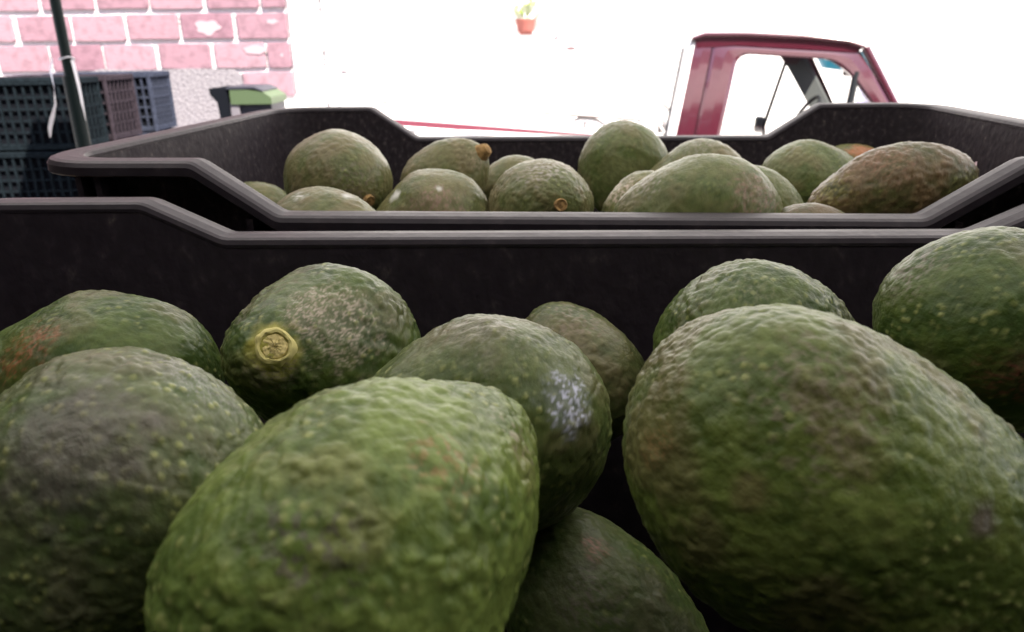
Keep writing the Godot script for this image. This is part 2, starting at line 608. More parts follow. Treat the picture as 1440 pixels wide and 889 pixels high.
func build_added_shop_front():
	# unseen building added behind the camera to block light and darken reflections
	var o := thing("added_shop_front", Vector3(0.3, 0, 2.3), "unseen shop front added to block light behind the stall", "building")
	part(box_mesh(Vector3(3.2, 5.6, 0.3), 0.01, Vector3(-3.1, 2.8, 0.15)), "wall", M.shop, o)
	part(box_mesh(Vector3(6.2, 5.6, 0.3), 0.01, Vector3(4.6, 2.8, 0.15)), "wall", M.shop, o)
	part(box_mesh(Vector3(3.0, 2.9, 0.3), 0.01, Vector3(0, 4.15, 0.15)), "wall", M.shop, o)
	# opaque slab added overhead, out of view, to cut light from behind
	part(box_mesh(Vector3(6.4, 0.14, 1.88), 0.01, Vector3(0.9, 2.80, -0.94)), "added_eave", M.shop, o)
	for k in 22:
		part(box_mesh(Vector3(2.99, 0.115, 0.02), 0.006, Vector3(0, 0.07 + k * 0.1195, 0.16)), "shutter_slat", M.shutter, o)

func build_stone_wall():
	var w := thing("white_wall", Vector3(0, 0, -7.1), "long sunlit whitewashed wall behind the red pickup", "wall")
	part(box_mesh(Vector3(12.4, 4.6, 0.3), 0.01, Vector3(4.7, 2.3, -0.15)), "masonry", M.whitewash, w)
	# low courses and a few bare spots showing through the whitewash
	for b in [[0.42, 1.735, 0.055, 0.030, 0], [0.55, 1.648, 0.105, 0.040, 1], [-1.46, 1.60, 0.05, 0.018, 1], [-1.44, 1.48, 0.10, 0.03, 0], [-1.47, 1.40, 0.06, 0.02, 0], [-0.95, 1.40, 0.09, 0.015, 1], [-0.75, 1.36, 0.10, 0.015, 0], [-1.40, 1.56, 0.12, 0.012, 0], [-1.22, 1.565, 0.07, 0.010, 0], [-1.43, 1.90, 0.03, 0.03, 0], [-1.08, 1.44, 0.08, 0.012, 1], [-0.2, 1.66, 0.12, 0.010, 0], [0.9, 1.62, 0.10, 0.012, 0], [-1.30, 1.70, 0.06, 0.010, 0], [-1.36, 1.44, 0.05, 0.014, 1], [-1.10, 1.50, 0.10, 0.008, 0], [-0.86, 1.33, 0.14, 0.010, 0], [-0.55, 1.30, 0.10, 0.009, 0], [0.30, 1.57, 0.06, 0.009, 0], [0.62, 1.57, 0.05, 0.012, 1], [-0.02, 1.86, 0.05, 0.009, 0]]:
		part(daub(b[2], b[3], int(b[1] * 100)), "bare_spot", M.pink_spot if b[4] == 1 else M.joint, w, Transform3D(Basis.IDENTITY, Vector3(b[0], b[1], 0.001)))

# ------------------------------------------------------------------ the two black crates on their table
func crate_rows(hx: float, hz: float, nb: float, nt: float, dh: float) -> Array:
	# stations round the inner top edge: [position x z, outward x z, height above the notch]
	var out := []
	var rad := 0.035
	var ys := func(x: float) -> float:
		var s := 0.0
		for k in [-2, -1, 0, 1, 2]:
			var ax := absf(x + k * 0.0013)
			s += clampf((ax - nb) / (nt - nb), 0.0, 1.0)
		return dh * s / 5.0
	var along := [-(hx - rad)]
	for v in [-nt - 0.007, -nt - 0.0025, -nt, -nt + 0.0025, -nt + 0.007, -nb - 0.007, -nb - 0.0025, -nb, -nb + 0.0025, -nb + 0.007, -nb * 0.5, 0.0]: along.append(v)
	var mir := along.duplicate()
	for i in range(along.size() - 2, -1, -1): mir.append(-along[i])
	# front side (+z) left to right, then round
	for x in mir: out.append([Vector2(x, hz), Vector2(0, 1), ys.call(x)])
	for k in range(1, 8): out.append(corner(Vector2(hx - rad, hz - rad), rad, PI / 2 - PI / 2 * k / 8.0, dh))
	for t in [1.0, 0.5, 0.0, -0.5, -1.0]: out.append([Vector2(hx, t * (hz - rad)), Vector2(1, 0), dh])
	for k in range(1, 8): out.append(corner(Vector2(hx - rad, -hz + rad), rad, -PI / 2 * k / 8.0, dh))
	for i in range(mir.size() - 1, -1, -1): out.append([Vector2(mir[i], -hz), Vector2(0, -1), ys.call(mir[i])])
	for k in range(1, 8): out.append(corner(Vector2(-hx + rad, -hz + rad), rad, -PI / 2 - PI / 2 * k / 8.0, dh))
	for t in [-1.0, -0.5, 0.0, 0.5, 1.0]: out.append([Vector2(-hx, t * (hz - rad)), Vector2(-1, 0), dh])
	for k in range(1, 8): out.append(corner(Vector2(-hx + rad, hz - rad), rad, PI - PI / 2 * k / 8.0, dh))
	return out

func corner(c: Vector2, r: float, a: float, dh: float) -> Array:
	return [c + Vector2(cos(a), sin(a)) * r, Vector2(cos(a), sin(a)), dh]

func black_crate(at: Vector3, turn: float, nb: float, nt: float, dh: float, label: String, hx: float, skin: Material):
	# at: centre of the outer plan, y of the notched rim
	var H := 0.30
	var o := thing("avocado_crate", at - Vector3(0, H, 0), label, "crate", "black crates of avocados")
	o.rotation.y = turn
	var hz := 0.189
	var st := crate_rows(hx, hz, nb, nt, dh)
	var rim := []
	var inner := []
	var outer := []
	var path := [[0.0, -0.0045], [0.0, -0.0030], [0.0012, -0.0008], [0.0035, 0.0], [0.0100, 0.0006], [0.0175, 0.0], [0.0205, -0.0010], [0.0222, -0.0034], [0.0224, -0.0082], [0.0214, -0.0090], [0.0200, -0.0082], [0.0194, -0.0058], [0.0050, -0.0062], [0.0044, -0.012]]
	for s in st:
		var p: Vector2 = s[0]
		var n: Vector2 = s[1]
		var y: float = H + s[2]
		var row := PackedVector3Array()
		for q in path: row.append(Vector3(p.x + n.x * q[0], y + q[1], p.y + n.y * q[0]))
		rim.append(row)
		var ri := PackedVector3Array()
		for q in [[-0.020, 0.012 - y], [-0.012, -0.12], [0.0003, -0.0046]]: ri.append(Vector3(p.x + n.x * q[0], y + q[1], p.y + n.y * q[0]))
		inner.append(ri)
		var ro := PackedVector3Array()
		for q in [[0.0042, -0.0122], [-0.007, -0.12], [-0.015, -y]]: ro.append(Vector3(p.x + n.x * q[0], y + q[1], p.y + n.y * q[0]))
		outer.append(ro)
	var a := new_st()
	loft(a, rim, true)
	part(a.commit(), "rim", M.rim, o)
	var b := new_st()
	loft(b, inner, true)
	loft(b, outer, true)
	part(b.commit(), "wall", skin, o)
	part(box_mesh(Vector3(2 * hx - 0.034, 0.012, 2 * hz - 0.034), 0.0, Vector3(0, 0.008, 0)), "base", M.plastic, o)
	# upright ribs under the flange, outside
	var rb := new_st()
	prism(rb, PackedVector2Array([Vector2(0.004, -0.008), Vector2(0.0185, -0.008), Vector2(0.0165, -0.05), Vector2(0.002, -0.20), Vector2(-0.010, -0.20)]), -0.002, 0.002)
	var rib := rb.commit()
	for side in [1.0, -1.0]:
		for x in [-0.310, -0.298, -0.205, 0.205, 0.298, 0.310, -0.105, 0.0, 0.105]:
			var yy: float = H + (dh if absf(x) > nt else 0.0 if absf(x) < nb else dh * (absf(x) - nb) / (nt - nb) - 0.006)
			var bs := Basis(Vector3(0, 0, side), Vector3.UP, Vector3(-side, 0, 0))
			part(rib, "rib", M.plastic, o, Transform3D(bs, Vector3(x, yy, side * hz)))
	for side in [1.0, -1.0]:
		for z in [-0.15, -0.05, 0.05, 0.15]:
			part(rib, "rib", M.plastic, o, Transform3D(Basis(Vector3(side, 0, 0), Vector3.UP, Vector3(0, 0, side)), Vector3(side * hx, H + dh, z)))

func build_stall():
	# rear crate: inner front edge 0.457 m ahead; near crate: far edge of its rim 0.401 m ahead
	var yaw2 := -0.0978
	var fwd2 := Vector3(sin(-yaw2), 0, -cos(yaw2))
	black_crate(Vector3(0.0476, 1.604, -0.4571) + fwd2 * 0.189, yaw2, 0.187, 0.236, 0.0325, "rear black plastic crate with notched rim holding the smaller looking avocados", 0.331, M.plastic_dusty)
	var yaw1 := -0.050
	var fwd1 := Vector3(sin(-yaw1), 0, -cos(yaw1))
	black_crate(Vector3(0.0430, 1.6065, -0.4011) - fwd1 * 0.2115, yaw1, 0.192, 0.232, 0.0190, "near black plastic crate in the foreground holding the largest looking avocados", 0.3385, M.plastic)
	var t := thing("stall_table", Vector3(0.08, 0, -0.44), "wooden stall table carrying the two black avocado crates", "table")
	for k in 6:
		part(box_mesh(Vector3(1.7, 0.03, 0.168), 0.003, Vector3(0, 1.287, -0.43 + k * 0.172)), "plank", M.wood, t)
	for sx in [-0.78, 0.78]:
		for sz in [-0.42, 0.42]:
			part(box_mesh(Vector3(0.07, 1.27, 0.07), 0.004, Vector3(sx, 0.635, sz)), "leg", M.wood, t)
		part(box_mesh(Vector3(0.04, 0.09, 0.77), 0.004, Vector3(sx, 1.2, 0)), "rail", M.wood, t)
	# awning
	var aw := thing("awning", Vector3(1.2, 0, -1.08), "pale tarpaulin awning shading the avocado stall, held by the dark green pole", "awning")
	var rows := []
	for i in 21:
		var row := PackedVector3Array()
		for j in 21:
			var u := i / 20.0 - 0.5
			var v := j / 20.0 - 0.5
			row.append(Vector3(u * 5.4, 2.62 + 0.16 * cos(u * PI) * cos(v * PI) + 0.03 * sin(v * 19.0) * cos(u * 3.0) - 0.05 * v, v * 3.14))
		rows.append(row)
	var a := new_st()
	loft(a, rows, false)
	part(a.commit(), "tarpaulin", M.tarp, aw)
	# dark sheet added out of view on the left to block sky light
	var cr := []
	for i in 25:
		var z := lerpf(-0.82, 3.33, i / 24.0)
		var row := PackedVector3Array()
		for j in 9:
			var y := lerpf(0.5, 2.66, j / 8.0)
			row.append(Vector3(-2.74 + 0.04 * sin(z * 9.0 + 0.4 * y) * (1.2 - 0.35 * y), y, z))
		cr.append(row)
	var cst := new_st()
	loft(cst, cr, false)
	part(cst.commit(), "added_side_curtain", M.added_curtain, aw)

func build_pole():
	for q in [[Vector3(-1.37, 0, -2.52), "dark green steel awning pole standing before the crate stacks"]]:
		var p := thing("awning_pole", q[0], q[1], "pole")
		var st := new_st()
		tube(st, [Vector3(0.0, 1.62, 0), Vector3(0.0, 2.66, 0)], [0.0160, 0.0160], 20)
		part(st.commit(), "upper_tube", M.pole, p)
		var s2 := new_st()
		tube(s2, [Vector3(0, 0, 0), Vector3(0, 1.62, 0), Vector3(0, 1.623, 0)], [0.0225, 0.0225, 0.018], 20)
		part(s2.commit(), "lower_tube", M.pole, p)
	var o := thing("plastic_ribbon", Vector3(-1.40, 1.44, -2.49), "torn white plastic ribbon tied round the green pole and hanging down", "ribbon")
	var strip := []
	var pts := [Vector3(0.006, 0.235, 0.008), Vector3(-0.004, 0.20, 0.012), Vector3(-0.002, 0.15, 0.014), Vector3(-0.010, 0.10, 0.012), Vector3(-0.030, 0.06, 0.010), Vector3(-0.042, 0.03, 0.012), Vector3(-0.050, 0.0, 0.008)]
	var wd := [0.003, 0.006, 0.008, 0.007, 0.008, 0.006, 0.002]
	for i in pts.size():
		var tw := Vector3(cos(i * 0.5), 0.1, sin(i * 0.5))
		strip.append(PackedVector3Array([pts[i] - tw * wd[i], pts[i] + tw * wd[i]]))
	var st2 := new_st()
	loft(st2, strip, false)
	part(st2.commit(), "tail", M.ribbon, o)
	var kn := new_st()
	var ring := []
	var rr := []
	for k in 25:
		var an := TAU * k / 24.0
		ring.append(Vector3(0.03 + cos(an) * 0.0215, 0.235 + 0.004 * sin(an * 2.0), -0.03 + sin(an) * 0.0215))
		rr.append(0.0022)
	tube(kn, ring, rr, 6, false)
	part(kn.commit(), "tie", M.ribbon, o)
	# a second strip runs down the side of the pole
	var s3 := new_st()
	var b2 := []
	for k in 9:
		var f := k / 8.0
		b2.append(PackedVector3Array([Vector3(0.048 + 0.004 * sin(f * 5.0), 0.23 - f * 0.30, -0.022 + 0.004 * cos(f * 4.0)), Vector3(0.0525 + 0.004 * sin(f * 5.0), 0.23 - f * 0.30, -0.030)]))
	loft(s3, b2, false)
	part(s3.commit(), "tail", M.ribbon, o)

# ------------------------------------------------------------------ lattice crates, left
func lattice(w: float, h: float, nx: int, ny: int) -> ArrayMesh:
	# one moulded side, in the xy plane, its outer face at z = 0
	var st := new_st()
	bbox(st, Transform3D(Basis.IDENTITY, Vector3(0, h - 0.0125, -0.006)), Vector3(w, 0.025, 0.020), 0.003)
	bbox(st, Transform3D(Basis.IDENTITY, Vector3(0, 0.0125, -0.008)), Vector3(w, 0.025, 0.014), 0.002)
	for i in nx:
		var x := -w / 2 + 0.006 + (w - 0.012) * i / (nx - 1.0)
		bbox(st, Transform3D(Basis.IDENTITY, Vector3(x, h / 2, -0.005)), Vector3(0.009, h - 0.051, 0.008))
	for j in ny:
		var y := 0.025 + (h - 0.05) * (j + 1.0) / (ny + 1.0)
		bbox(st, Transform3D(Basis.IDENTITY, Vector3(0, y, -0.0065)), Vector3(w - 0.014, 0.008, 0.006))
	return st.commit()

func lattice_crate(mat: Material, at: Vector3, turn: float, label: String, group: String) -> Node3D:
	var o := thing("plastic_crate", at, label, "crate", group)
	o.rotation.y = turn
	var w := 0.52
	var d := 0.265
	var h := 0.288
	var long := lattice(w, h, 15, 4)
	var short := lattice(d, h, 8, 4)
	part(long, "front_panel", mat, o, Transform3D(Basis.IDENTITY, Vector3(0, 0, d / 2)))
	part(long, "back_panel", mat, o, Transform3D(Basis(Vector3.UP, PI), Vector3(0, 0, -d / 2)))
	part(short, "side_panel", mat, o, Transform3D(Basis(Vector3.UP, PI / 2), Vector3(w / 2 + 0.001, 0, 0)))
	part(short, "side_panel", mat, o, Transform3D(Basis(Vector3.UP, -PI / 2), Vector3(-w / 2 - 0.001, 0, 0)))
	part(box_mesh(Vector3(w - 0.03, 0.01, d - 0.03), 0.0, Vector3(0, 0.008, 0)), "base", mat, o)
	part(box_mesh(Vector3(w - 0.034, 0.262, d - 0.034), 0.004, Vector3(0, 0.146, 0)), "interior_shade", M.crate_dark, o)  # dark box filled in to stand for the shaded inside of the crate
	for sx in [-1.0, 1.0]:
		for sz in [-1.0, 1.0]:
			var st := new_st()
			tube(st, [Vector3(sx * (w / 2 - 0.007), 0.0, sz * (d / 2 - 0.007)), Vector3(sx * (w / 2 - 0.007), h, sz * (d / 2 - 0.007))], [0.011, 0.011], 10)
			part(st.commit(), "corner_post", mat, o)
	return o

func build_lattice_crates():
	var names := ["bottom", "fourth from the top", "third from the top", "second from the top", "topmost"]
	for s in [[-2.09, -3.46, 0.02, "crate_green", "dark green", "front stack by the pole", "crate_teal"], [-2.085, -3.79, -0.02, "crate_red", "reddish brown", "middle stack", "crate_red"], [-2.06, -4.16, 0.03, "crate_blue", "slate blue", "rear stack by the wall", "crate_blue"]]:
		var src: Node3D = null
		for k in 5:
			var at := Vector3(s[0] + 0.006 * sin(k * 2.3 + s[1]), 0.1152 + k * 0.296, s[1])
			var lab := "%s lattice crate, %s in %s" % [s[4], names[k], s[5]]
			if src == null:
				src = lattice_crate(M[s[3]], at, s[2], lab, "lattice crates stacked by the brick wall")
			else:
				var c: Node3D = src.duplicate()
				c.name = numbered("plastic_crate")
				add_child(c)
				c.position = at
				tag(c, lab, "crate", "lattice crates stacked by the brick wall")

func build_bin():
	var b := thing("refuse_bin", Vector3(-1.585, 0.1152, -5.0), "slate bin with a green lid in front of the cement patch", "bin")
	var st := new_st()
	prism(st, PackedVector2Array([Vector2(-0.10, 0.0), Vector2(0.11, 0.0), Vector2(0.135, 1.255), Vector2(-0.115, 1.255)]), -0.16, 0.14)
	part(st.commit(), "body", M.bin_slate, b)
	part(box_mesh(Vector3(0.055, 1.22, 0.022), 0.006, Vector3(-0.085, 0.66, 0.151)), "front_panel", M.bin_grey, b)
	var ld := new_st()
	prism(ld, PackedVector2Array([Vector2(-0.10, 1.257), Vector2(0.148, 1.257), Vector2(0.146, 1.295), Vector2(0.10, 1.328), Vector2(-0.02, 1.345), Vector2(-0.10, 1.342)]), -0.165, 0.172)
	part(ld.commit(), "lid", M.bin_green, b)
	var hd := new_st()
	prism(hd, PackedVector2Array([Vector2(-0.225, 1.352), Vector2(-0.117, 1.352), Vector2(-0.117, 1.0), Vector2(-0.165, 1.0), Vector2(-0.185, 1.27), Vector2(-0.222, 1.315)]), -0.15, 0.165)
	part(hd.commit(), "hinge_side", M.crate_dark, b)
	var tb := new_st()
	prism(tb, PackedVector2Array([Vector2(-0.115, 1.346), Vector2(0.05, 1.349), Vector2(0.10, 1.331), Vector2(0.10, 1.337), Vector2(0.05, 1.358), Vector2(-0.115, 1.360)]), -0.16, 0.176)
	part(tb.commit(), "lid_ridge", M.bin_slate, b)

func build_plant():
	var o := thing("potted_plant", Vector3(0.155, 1.765, -7.0), "terracotta pot of yellow green leaves hung on the white wall", "plant")
	var st := new_st()
	lathe(st, [Vector2(0.0, 0.0), Vector2(0.045, 0.0), Vector2(0.068, 0.03), Vector2(0.082, 0.10), Vector2(0.086, 0.105), Vector2(0.086, 0.125), Vector2(0.078, 0.125), Vector2(0.072, 0.105), Vector2(0.0, 0.10)], 24)
	part(st.commit(), "pot", M.terracotta, o)
	part(box_mesh(Vector3(0.02, 0.03, 0.06), 0.003, Vector3(0, 0.11, -0.08)), "bracket", M.trim, o)
	var rng := RandomNumberGenerator.new()
	rng.seed = 9
	for k in 26:
		var an := rng.randf() * TAU
		var r := rng.randf_range(0.05, 0.16)
		var top := Vector3(cos(an) * r, rng.randf_range(0.16, 0.36), sin(an) * r * 0.5)
		var root := Vector3(cos(an) * 0.03, 0.10, sin(an) * 0.03)
		if k % 3 == 0:
			var s := new_st()
			tube(s, [root, root.lerp(top, 0.6) + Vector3(0, 0.03, 0), top], [0.004, 0.003, 0.0015], 5)
			part(s.commit(), "stem", M.stem, o)
		var l := new_st()
		leaf(l, top, Vector3(cos(an), rng.randf_range(-0.4, 0.5), sin(an) * 0.6).normalized(), rng.randf_range(0.06, 0.10), rng.randf_range(0.016, 0.026))
		part(l.commit(), "leaf", M.leaf, o)

func leaf(st: SurfaceTool, at: Vector3, dir: Vector3, ln: float, wd: float):
	var side := dir.cross(Vector3(0.2, 1, 0.3)).normalized()
	var up := side.cross(dir)
	var rows := []
	for i in 5:
		var f := i / 4.0
		var w := wd * sin(PI * (0.08 + 0.92 * f)) + 0.001
		var c := at + dir * (f * ln) - up * (f * f * ln * 0.35)
		rows.append(PackedVector3Array([c - side * w + up * w * 0.3, c, c + side * w + up * w * 0.3]))
	loft(st, rows, false)

# ------------------------------------------------------------------ pickup truck
# Its own axes: x forward (right in the photo), y up, z towards the stall; the near side is at z = 0.
func tumble(y: float) -> float:
	var f := clampf((y - 1.08) / 0.67, 0.0, 1.2)
	return -0.13 * f * (0.45 + 0.55 * f)

func side_band(st: SurfaceTool, outer: Array, inner: Array, th: float, mirror := false):
	var zf := func(p: Vector2, off: float) -> Vector3:
		var z := tumble(p.y) - off
		return Vector3(p.x, p.y, -1.55 - z if mirror else z)
	var rows := []
	for i in outer.size():
		var o: Vector2 = outer[i]
		var n: Vector2 = inner[i]
		var m := o.lerp(n, 0.5)
		var row := PackedVector3Array([zf.call(o, th), zf.call(o, 0.006), zf.call(o.lerp(n, 0.12), 0.0), zf.call(m, -0.003), zf.call(o.lerp(n, 0.86), 0.0), zf.call(n, 0.010), zf.call(n, th)])
		rows.append(row)
	loft(st, rows, true, mirror)

func round_poly(pts: Array, rads: Array) -> Array:
	var out := []
	for i in pts.size():
		var p: Vector2 = pts[i]
		var a: Vector2 = (pts[i - 1] - p)
		var b: Vector2 = (pts[(i + 1) % pts.size()] - p)
		var r: float = rads[i]
		if r <= 0.0:
			out.append(p)
			continue
		var p0 := p + a.normalized() * r
		var p1 := p + b.normalized() * r
		for k in 7:
			var t := k / 6.0
			out.append(p0.lerp(p, t).lerp(p.lerp(p1, t), t))
	return out

func turned(rows: Array) -> Array:
	var out := []
	for q in rows[0].size():
		var r2 := PackedVector3Array()
		for k in rows.size(): r2.append(rows[k][q])
		out.append(r2)
	return out

func rays(c: Vector2, poly: Array, n: int) -> Array:
	# where n rays from c leave a closed outline
	var out := []
	for k in n:
		var d := Vector2.from_angle(TAU * k / n)
		var best := 0.0
		for i in poly.size():
			var hit = Geometry2D.segment_intersects_segment(c, c + d * 9.0, poly[i], poly[(i + 1) % poly.size()])
			if hit != null: best = maxf(best, c.distance_to(hit))
		out.append(c + d * best)
	return out

func build_truck():
	var o := thing("pickup_truck", Vector3(0.98, 0, -4.95), "red pickup with white striped bed parked along the white wall", "truck")
	var fx := Vector3(0.99012836, -0.06975647, 0.12157248)
	var nz := Vector3(-0.12186934, 0, 0.99254615)
	o.basis = Basis(fx, nz.cross(fx), nz)
	var W := -1.55
	# lower cab with doors, and the front end
	var low := new_st()
	prism(low, PackedVector2Array([Vector2(-0.06, 0.42), Vector2(1.42, 0.42), Vector2(1.46, 0.62), Vector2(1.56, 0.80), Vector2(1.74, 0.90), Vector2(1.98, 0.90), Vector2(2.16, 0.80), Vector2(2.26, 0.62), Vector2(2.30, 0.46), Vector2(2.62, 0.46), Vector2(2.66, 0.98), Vector2(1.50, 1.10), Vector2(-0.05, 1.10)]), W, 0.0)
	part(low.commit(), "body", M.red, o)
	part(box_mesh(Vector3(1.16, 0.05, 1.42), 0.02, Vector3(2.06, 1.06, W / 2)), "hood", M.red, o, Transform3D(Basis(Vector3(0, 0, 1), -0.10), Vector3(-0.10, 0.21, 0)))
	# door frame and cab side, window cut out
	var win := round_poly([Vector2(0.262, 1.115), Vector2(0.262, 1.12), Vector2(0.318, 1.642), Vector2(0.868, 1.642), Vector2(0.985, 1.575), Vector2(1.165, 1.39), Vector2(1.37, 1.115)], [0.0, 0.0, 0.075, 0.05, 0.05, 0.0, 0.0])
	var door := [Vector2(0.105, 1.095), Vector2(0.165, 1.705), Vector2(1.035, 1.705), Vector2(1.255, 1.405), Vector2(1.475, 1.095)]
	var c := Vector2(0.68, 1.38)
	var n := 120
	var fr := new_st()
	side_band(fr, rays(c, door, n), rays(c, win, n), 0.045)
	var df := part(fr.commit(), "door", M.red, o)
	var fr2 := new_st()
	var door_far := door.duplicate()
	door_far[0] = Vector2(0.095, 0.99)
	door_far[4] = Vector2(1.53, 0.99)
	var win_far := win.duplicate()
	win_far[0] = Vector2(0.25, 1.03)
	win_far[1] = Vector2(0.251, 1.035)
	win_far[win_far.size() - 1] = Vector2(1.42, 1.03)
	side_band(fr2, rays(c, door_far, n), rays(c, win_far, n), 0.045, true)
	part(fr2.commit(), "door", M.red, o)
	part(box_mesh(Vector3(0.14, 0.03, 0.03), 0.008, Vector3(0.24, 0.98, 0.016)), "handle", M.chrome, df)
	# cab side behind the door, a white strip painting in the corner reflection and the dark seal along it
	for mir in [false, true]:
		var fl := []
		var tr := []
		var jm := []
		for k in 13:
			var f := k / 12.0
			var y := 1.095 + 0.62 * f
			var x0 := lerpf(0.098, 0.158, f)
			var x1 := lerpf(-0.012, 0.050, f)
			var zz := tumble(y)
			var ra := PackedVector3Array([Vector3(x0, y, zz - 0.03), Vector3(x0, y, zz - 0.002), Vector3(lerpf(x0, x1, 0.5), y, zz), Vector3(x1, y, zz - 0.003)])
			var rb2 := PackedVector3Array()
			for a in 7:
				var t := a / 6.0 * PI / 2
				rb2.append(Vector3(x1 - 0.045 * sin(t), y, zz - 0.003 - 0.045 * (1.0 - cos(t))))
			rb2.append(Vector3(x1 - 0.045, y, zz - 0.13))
			var rc := PackedVector3Array([Vector3(x0 - 0.03, y, zz - 0.024), Vector3(x0 + 0.05, y, zz - 0.024)])
			for row in [ra, rb2, rc]:
				if mir:
					for q in row.size(): row[q].z = -1.55 - row[q].z
			fl.append(ra)
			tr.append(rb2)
			jm.append(rc)
		var s1 := new_st()
		loft(s1, fl, false, mir)
		part(s1.commit(), "rear_pillar", M.red, o)
		var s3 := new_st()
		loft(s3, jm, false, mir)
		part(s3.commit(), "door_jamb", M.dash, o)
		if mir: continue
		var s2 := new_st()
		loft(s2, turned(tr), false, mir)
		part(s2.commit(), "corner_glare", M.truck_white, o)
		var s4 := new_st()
		var z0 := -0.10 if not mir else -1.45
		tube(s4, [Vector3(-0.068, 1.09, z0), Vector3(-0.012, 1.66, z0 - 0.10 if not mir else z0 + 0.10)], [0.008, 0.008], 8)
		part(s4.commit(), "window_seal", M.rubber, o)
	# back panel under and over the rear window
	part(box_mesh(Vector3(0.03, 0.14, 1.26), 0.006, Vector3(-0.025, 1.16, W / 2)), "back_panel", M.red, o)
	part(box_mesh(Vector3(0.03, 0.09, 1.10), 0.006, Vector3(0.022, 1.675, W / 2)), "back_panel", M.red, o)
	part(box_mesh(Vector3(0.006, 0.42, 1.14), 0.0, Vector3(0.0, 1.43, W / 2)), "rear_window", M.glass, o)
	# roof with drip rails
	var rf := []
	for p in [[0.02, 1.715], [0.03, 1.748], [0.08, 1.768], [0.3, 1.784], [0.6, 1.788], [0.88, 1.780], [1.0, 1.760], [1.075, 1.725]]:
		var row := PackedVector3Array()
		for k in 17:
			var t := k / 16.0
			var z := lerpf(-0.105, -1.445, t)
			row.append(Vector3(p[0], p[1] - 0.022 * pow(absf(2 * t - 1), 3.0), z))
		rf.append(row)
	var rs := new_st()
	loft(rs, rf, false)
	var under := []
	for row in rf:
		var r2 := PackedVector3Array()
		for v in row: r2.append(v - Vector3(0, 0.03, 0))
		under.append(r2)
	loft(rs, under, false, true)
	var roof := part(rs.commit(), "roof", M.red, o)
	for z in [-0.100, -1.450]:
		var dr := new_st()
		tube(dr, [Vector3(0.03, 1.716, z), Vector3(0.10, 1.742, z), Vector3(0.35, 1.757, z), Vector3(0.7, 1.762, z), Vector3(0.95, 1.752, z), Vector3(1.06, 1.722, z)], [0.010, 0.014, 0.014, 0.014, 0.014, 0.010], 10)
		part(dr.commit(), "drip_rail", M.red, roof)
	for z in [-0.118, -1.432]:
		var ca := new_st()
		prism(ca, PackedVector2Array([Vector2(0.06, 1.66), Vector2(0.30, 1.69), Vector2(0.9, 1.69), Vector2(1.02, 1.69), Vector2(1.05, 1.722), Vector2(0.95, 1.755), Vector2(0.60, 1.764), Vector2(0.30, 1.760), Vector2(0.09, 1.742), Vector2(0.045, 1.715)]), z - 0.012, z + 0.012)
		part(ca.commit(), "cant_rail", M.red, o)
	# headliner strip, dark against the light
	part(box_mesh(Vector3(0.98, 0.012, 1.22), 0.0, Vector3(0.55, 1.715, W / 2)), "headliner", M.dash, o)
	# windscreen, pillars
	for z in [-0.055, -1.495]:
		var s := new_st()
		var t := -0.06 if z > -0.7 else 0.06
		var back := 0.0 if z > -0.7 else 0.105
		tube(s, [Vector3(1.52 - back, 1.09, z), Vector3(1.29 - back, 1.405, z + t * 0.5), Vector3(1.065 - back, 1.722, z + t)], [0.030, 0.028, 0.026], 12)
		part(s.commit(), "windscreen_pillar", M.red if z > -0.7 else M.trim_grey, o)
	var fp := new_st()   # inside cladding of the far pillar
	prism(fp, PackedVector2Array([Vector2(1.42, 1.08), Vector2(1.285, 1.29), Vector2(1.015, 1.655), Vector2(0.90, 1.70), Vector2(0.87, 1.62), Vector2(0.925, 1.55), Vector2(1.13, 1.28), Vector2(1.27, 1.08)]), -1.43, -1.455)
	part(fp.commit(), "pillar_lining", M.trim_grey, o)
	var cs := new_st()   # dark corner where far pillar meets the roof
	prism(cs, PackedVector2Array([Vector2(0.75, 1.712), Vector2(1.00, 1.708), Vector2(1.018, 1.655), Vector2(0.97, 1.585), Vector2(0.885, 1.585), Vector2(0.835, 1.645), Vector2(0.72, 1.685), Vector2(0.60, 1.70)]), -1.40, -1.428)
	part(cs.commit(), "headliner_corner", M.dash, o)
	var ws := new_st()
	quad(ws, Vector3(1.50, 1.10, -0.09), Vector3(1.50, 1.10, -1.46), Vector3(1.163, 1.570, -1.42), Vector3(1.163, 1.570, -0.13))
	part(ws.commit(), "windscreen", M.glass, o)
	var wt := new_st()
	quad(wt, Vector3(1.163, 1.570, -0.13), Vector3(1.163, 1.570, -1.42), Vector3(1.07, 1.700, -1.41), Vector3(1.07, 1.700, -0.14))
	part(wt.commit(), "windscreen_tint_band", M.tint, o)
	# side glass: the near vent window; the door glass is wound down
	var vg := new_st()
	prism(vg, PackedVector2Array([Vector2(1.055, 1.13), Vector2(1.36, 1.13), Vector2(1.165, 1.385), Vector2(1.065, 1.485)]), -0.075, -0.079)
	part(vg.commit(), "vent_window", M.vent_glass, df)
	var vb := new_st()
	tube(vb, [Vector3(1.015, 1.10, -0.05), Vector3(1.035, 1.58, -0.095)], [0.021, 0.021], 8)
	part(vb.commit(), "vent_window_bar", M.trim, df)
	var fb := new_st()
	tube(fb, [Vector3(0.805, 1.05, -1.48), Vector3(0.90, 1.62, -1.45)], [0.015, 0.013], 8)
	part(fb.commit(), "vent_window_bar", M.trim, o)
	part(box_mesh(Vector3(0.075, 0.13, 0.05), 0.015, Vector3(0.805, 1.10, -1.62)), "door_mirror", M.trim_grey, o)
	# rear view mirror
	var mr := new_st()
	bbox(mr, Transform3D(Basis(Vector3(0, 1, 0), 0.2), Vector3(1.045, 1.585, -0.24)), Vector3(0.028, 0.075, 0.18), 0.012)
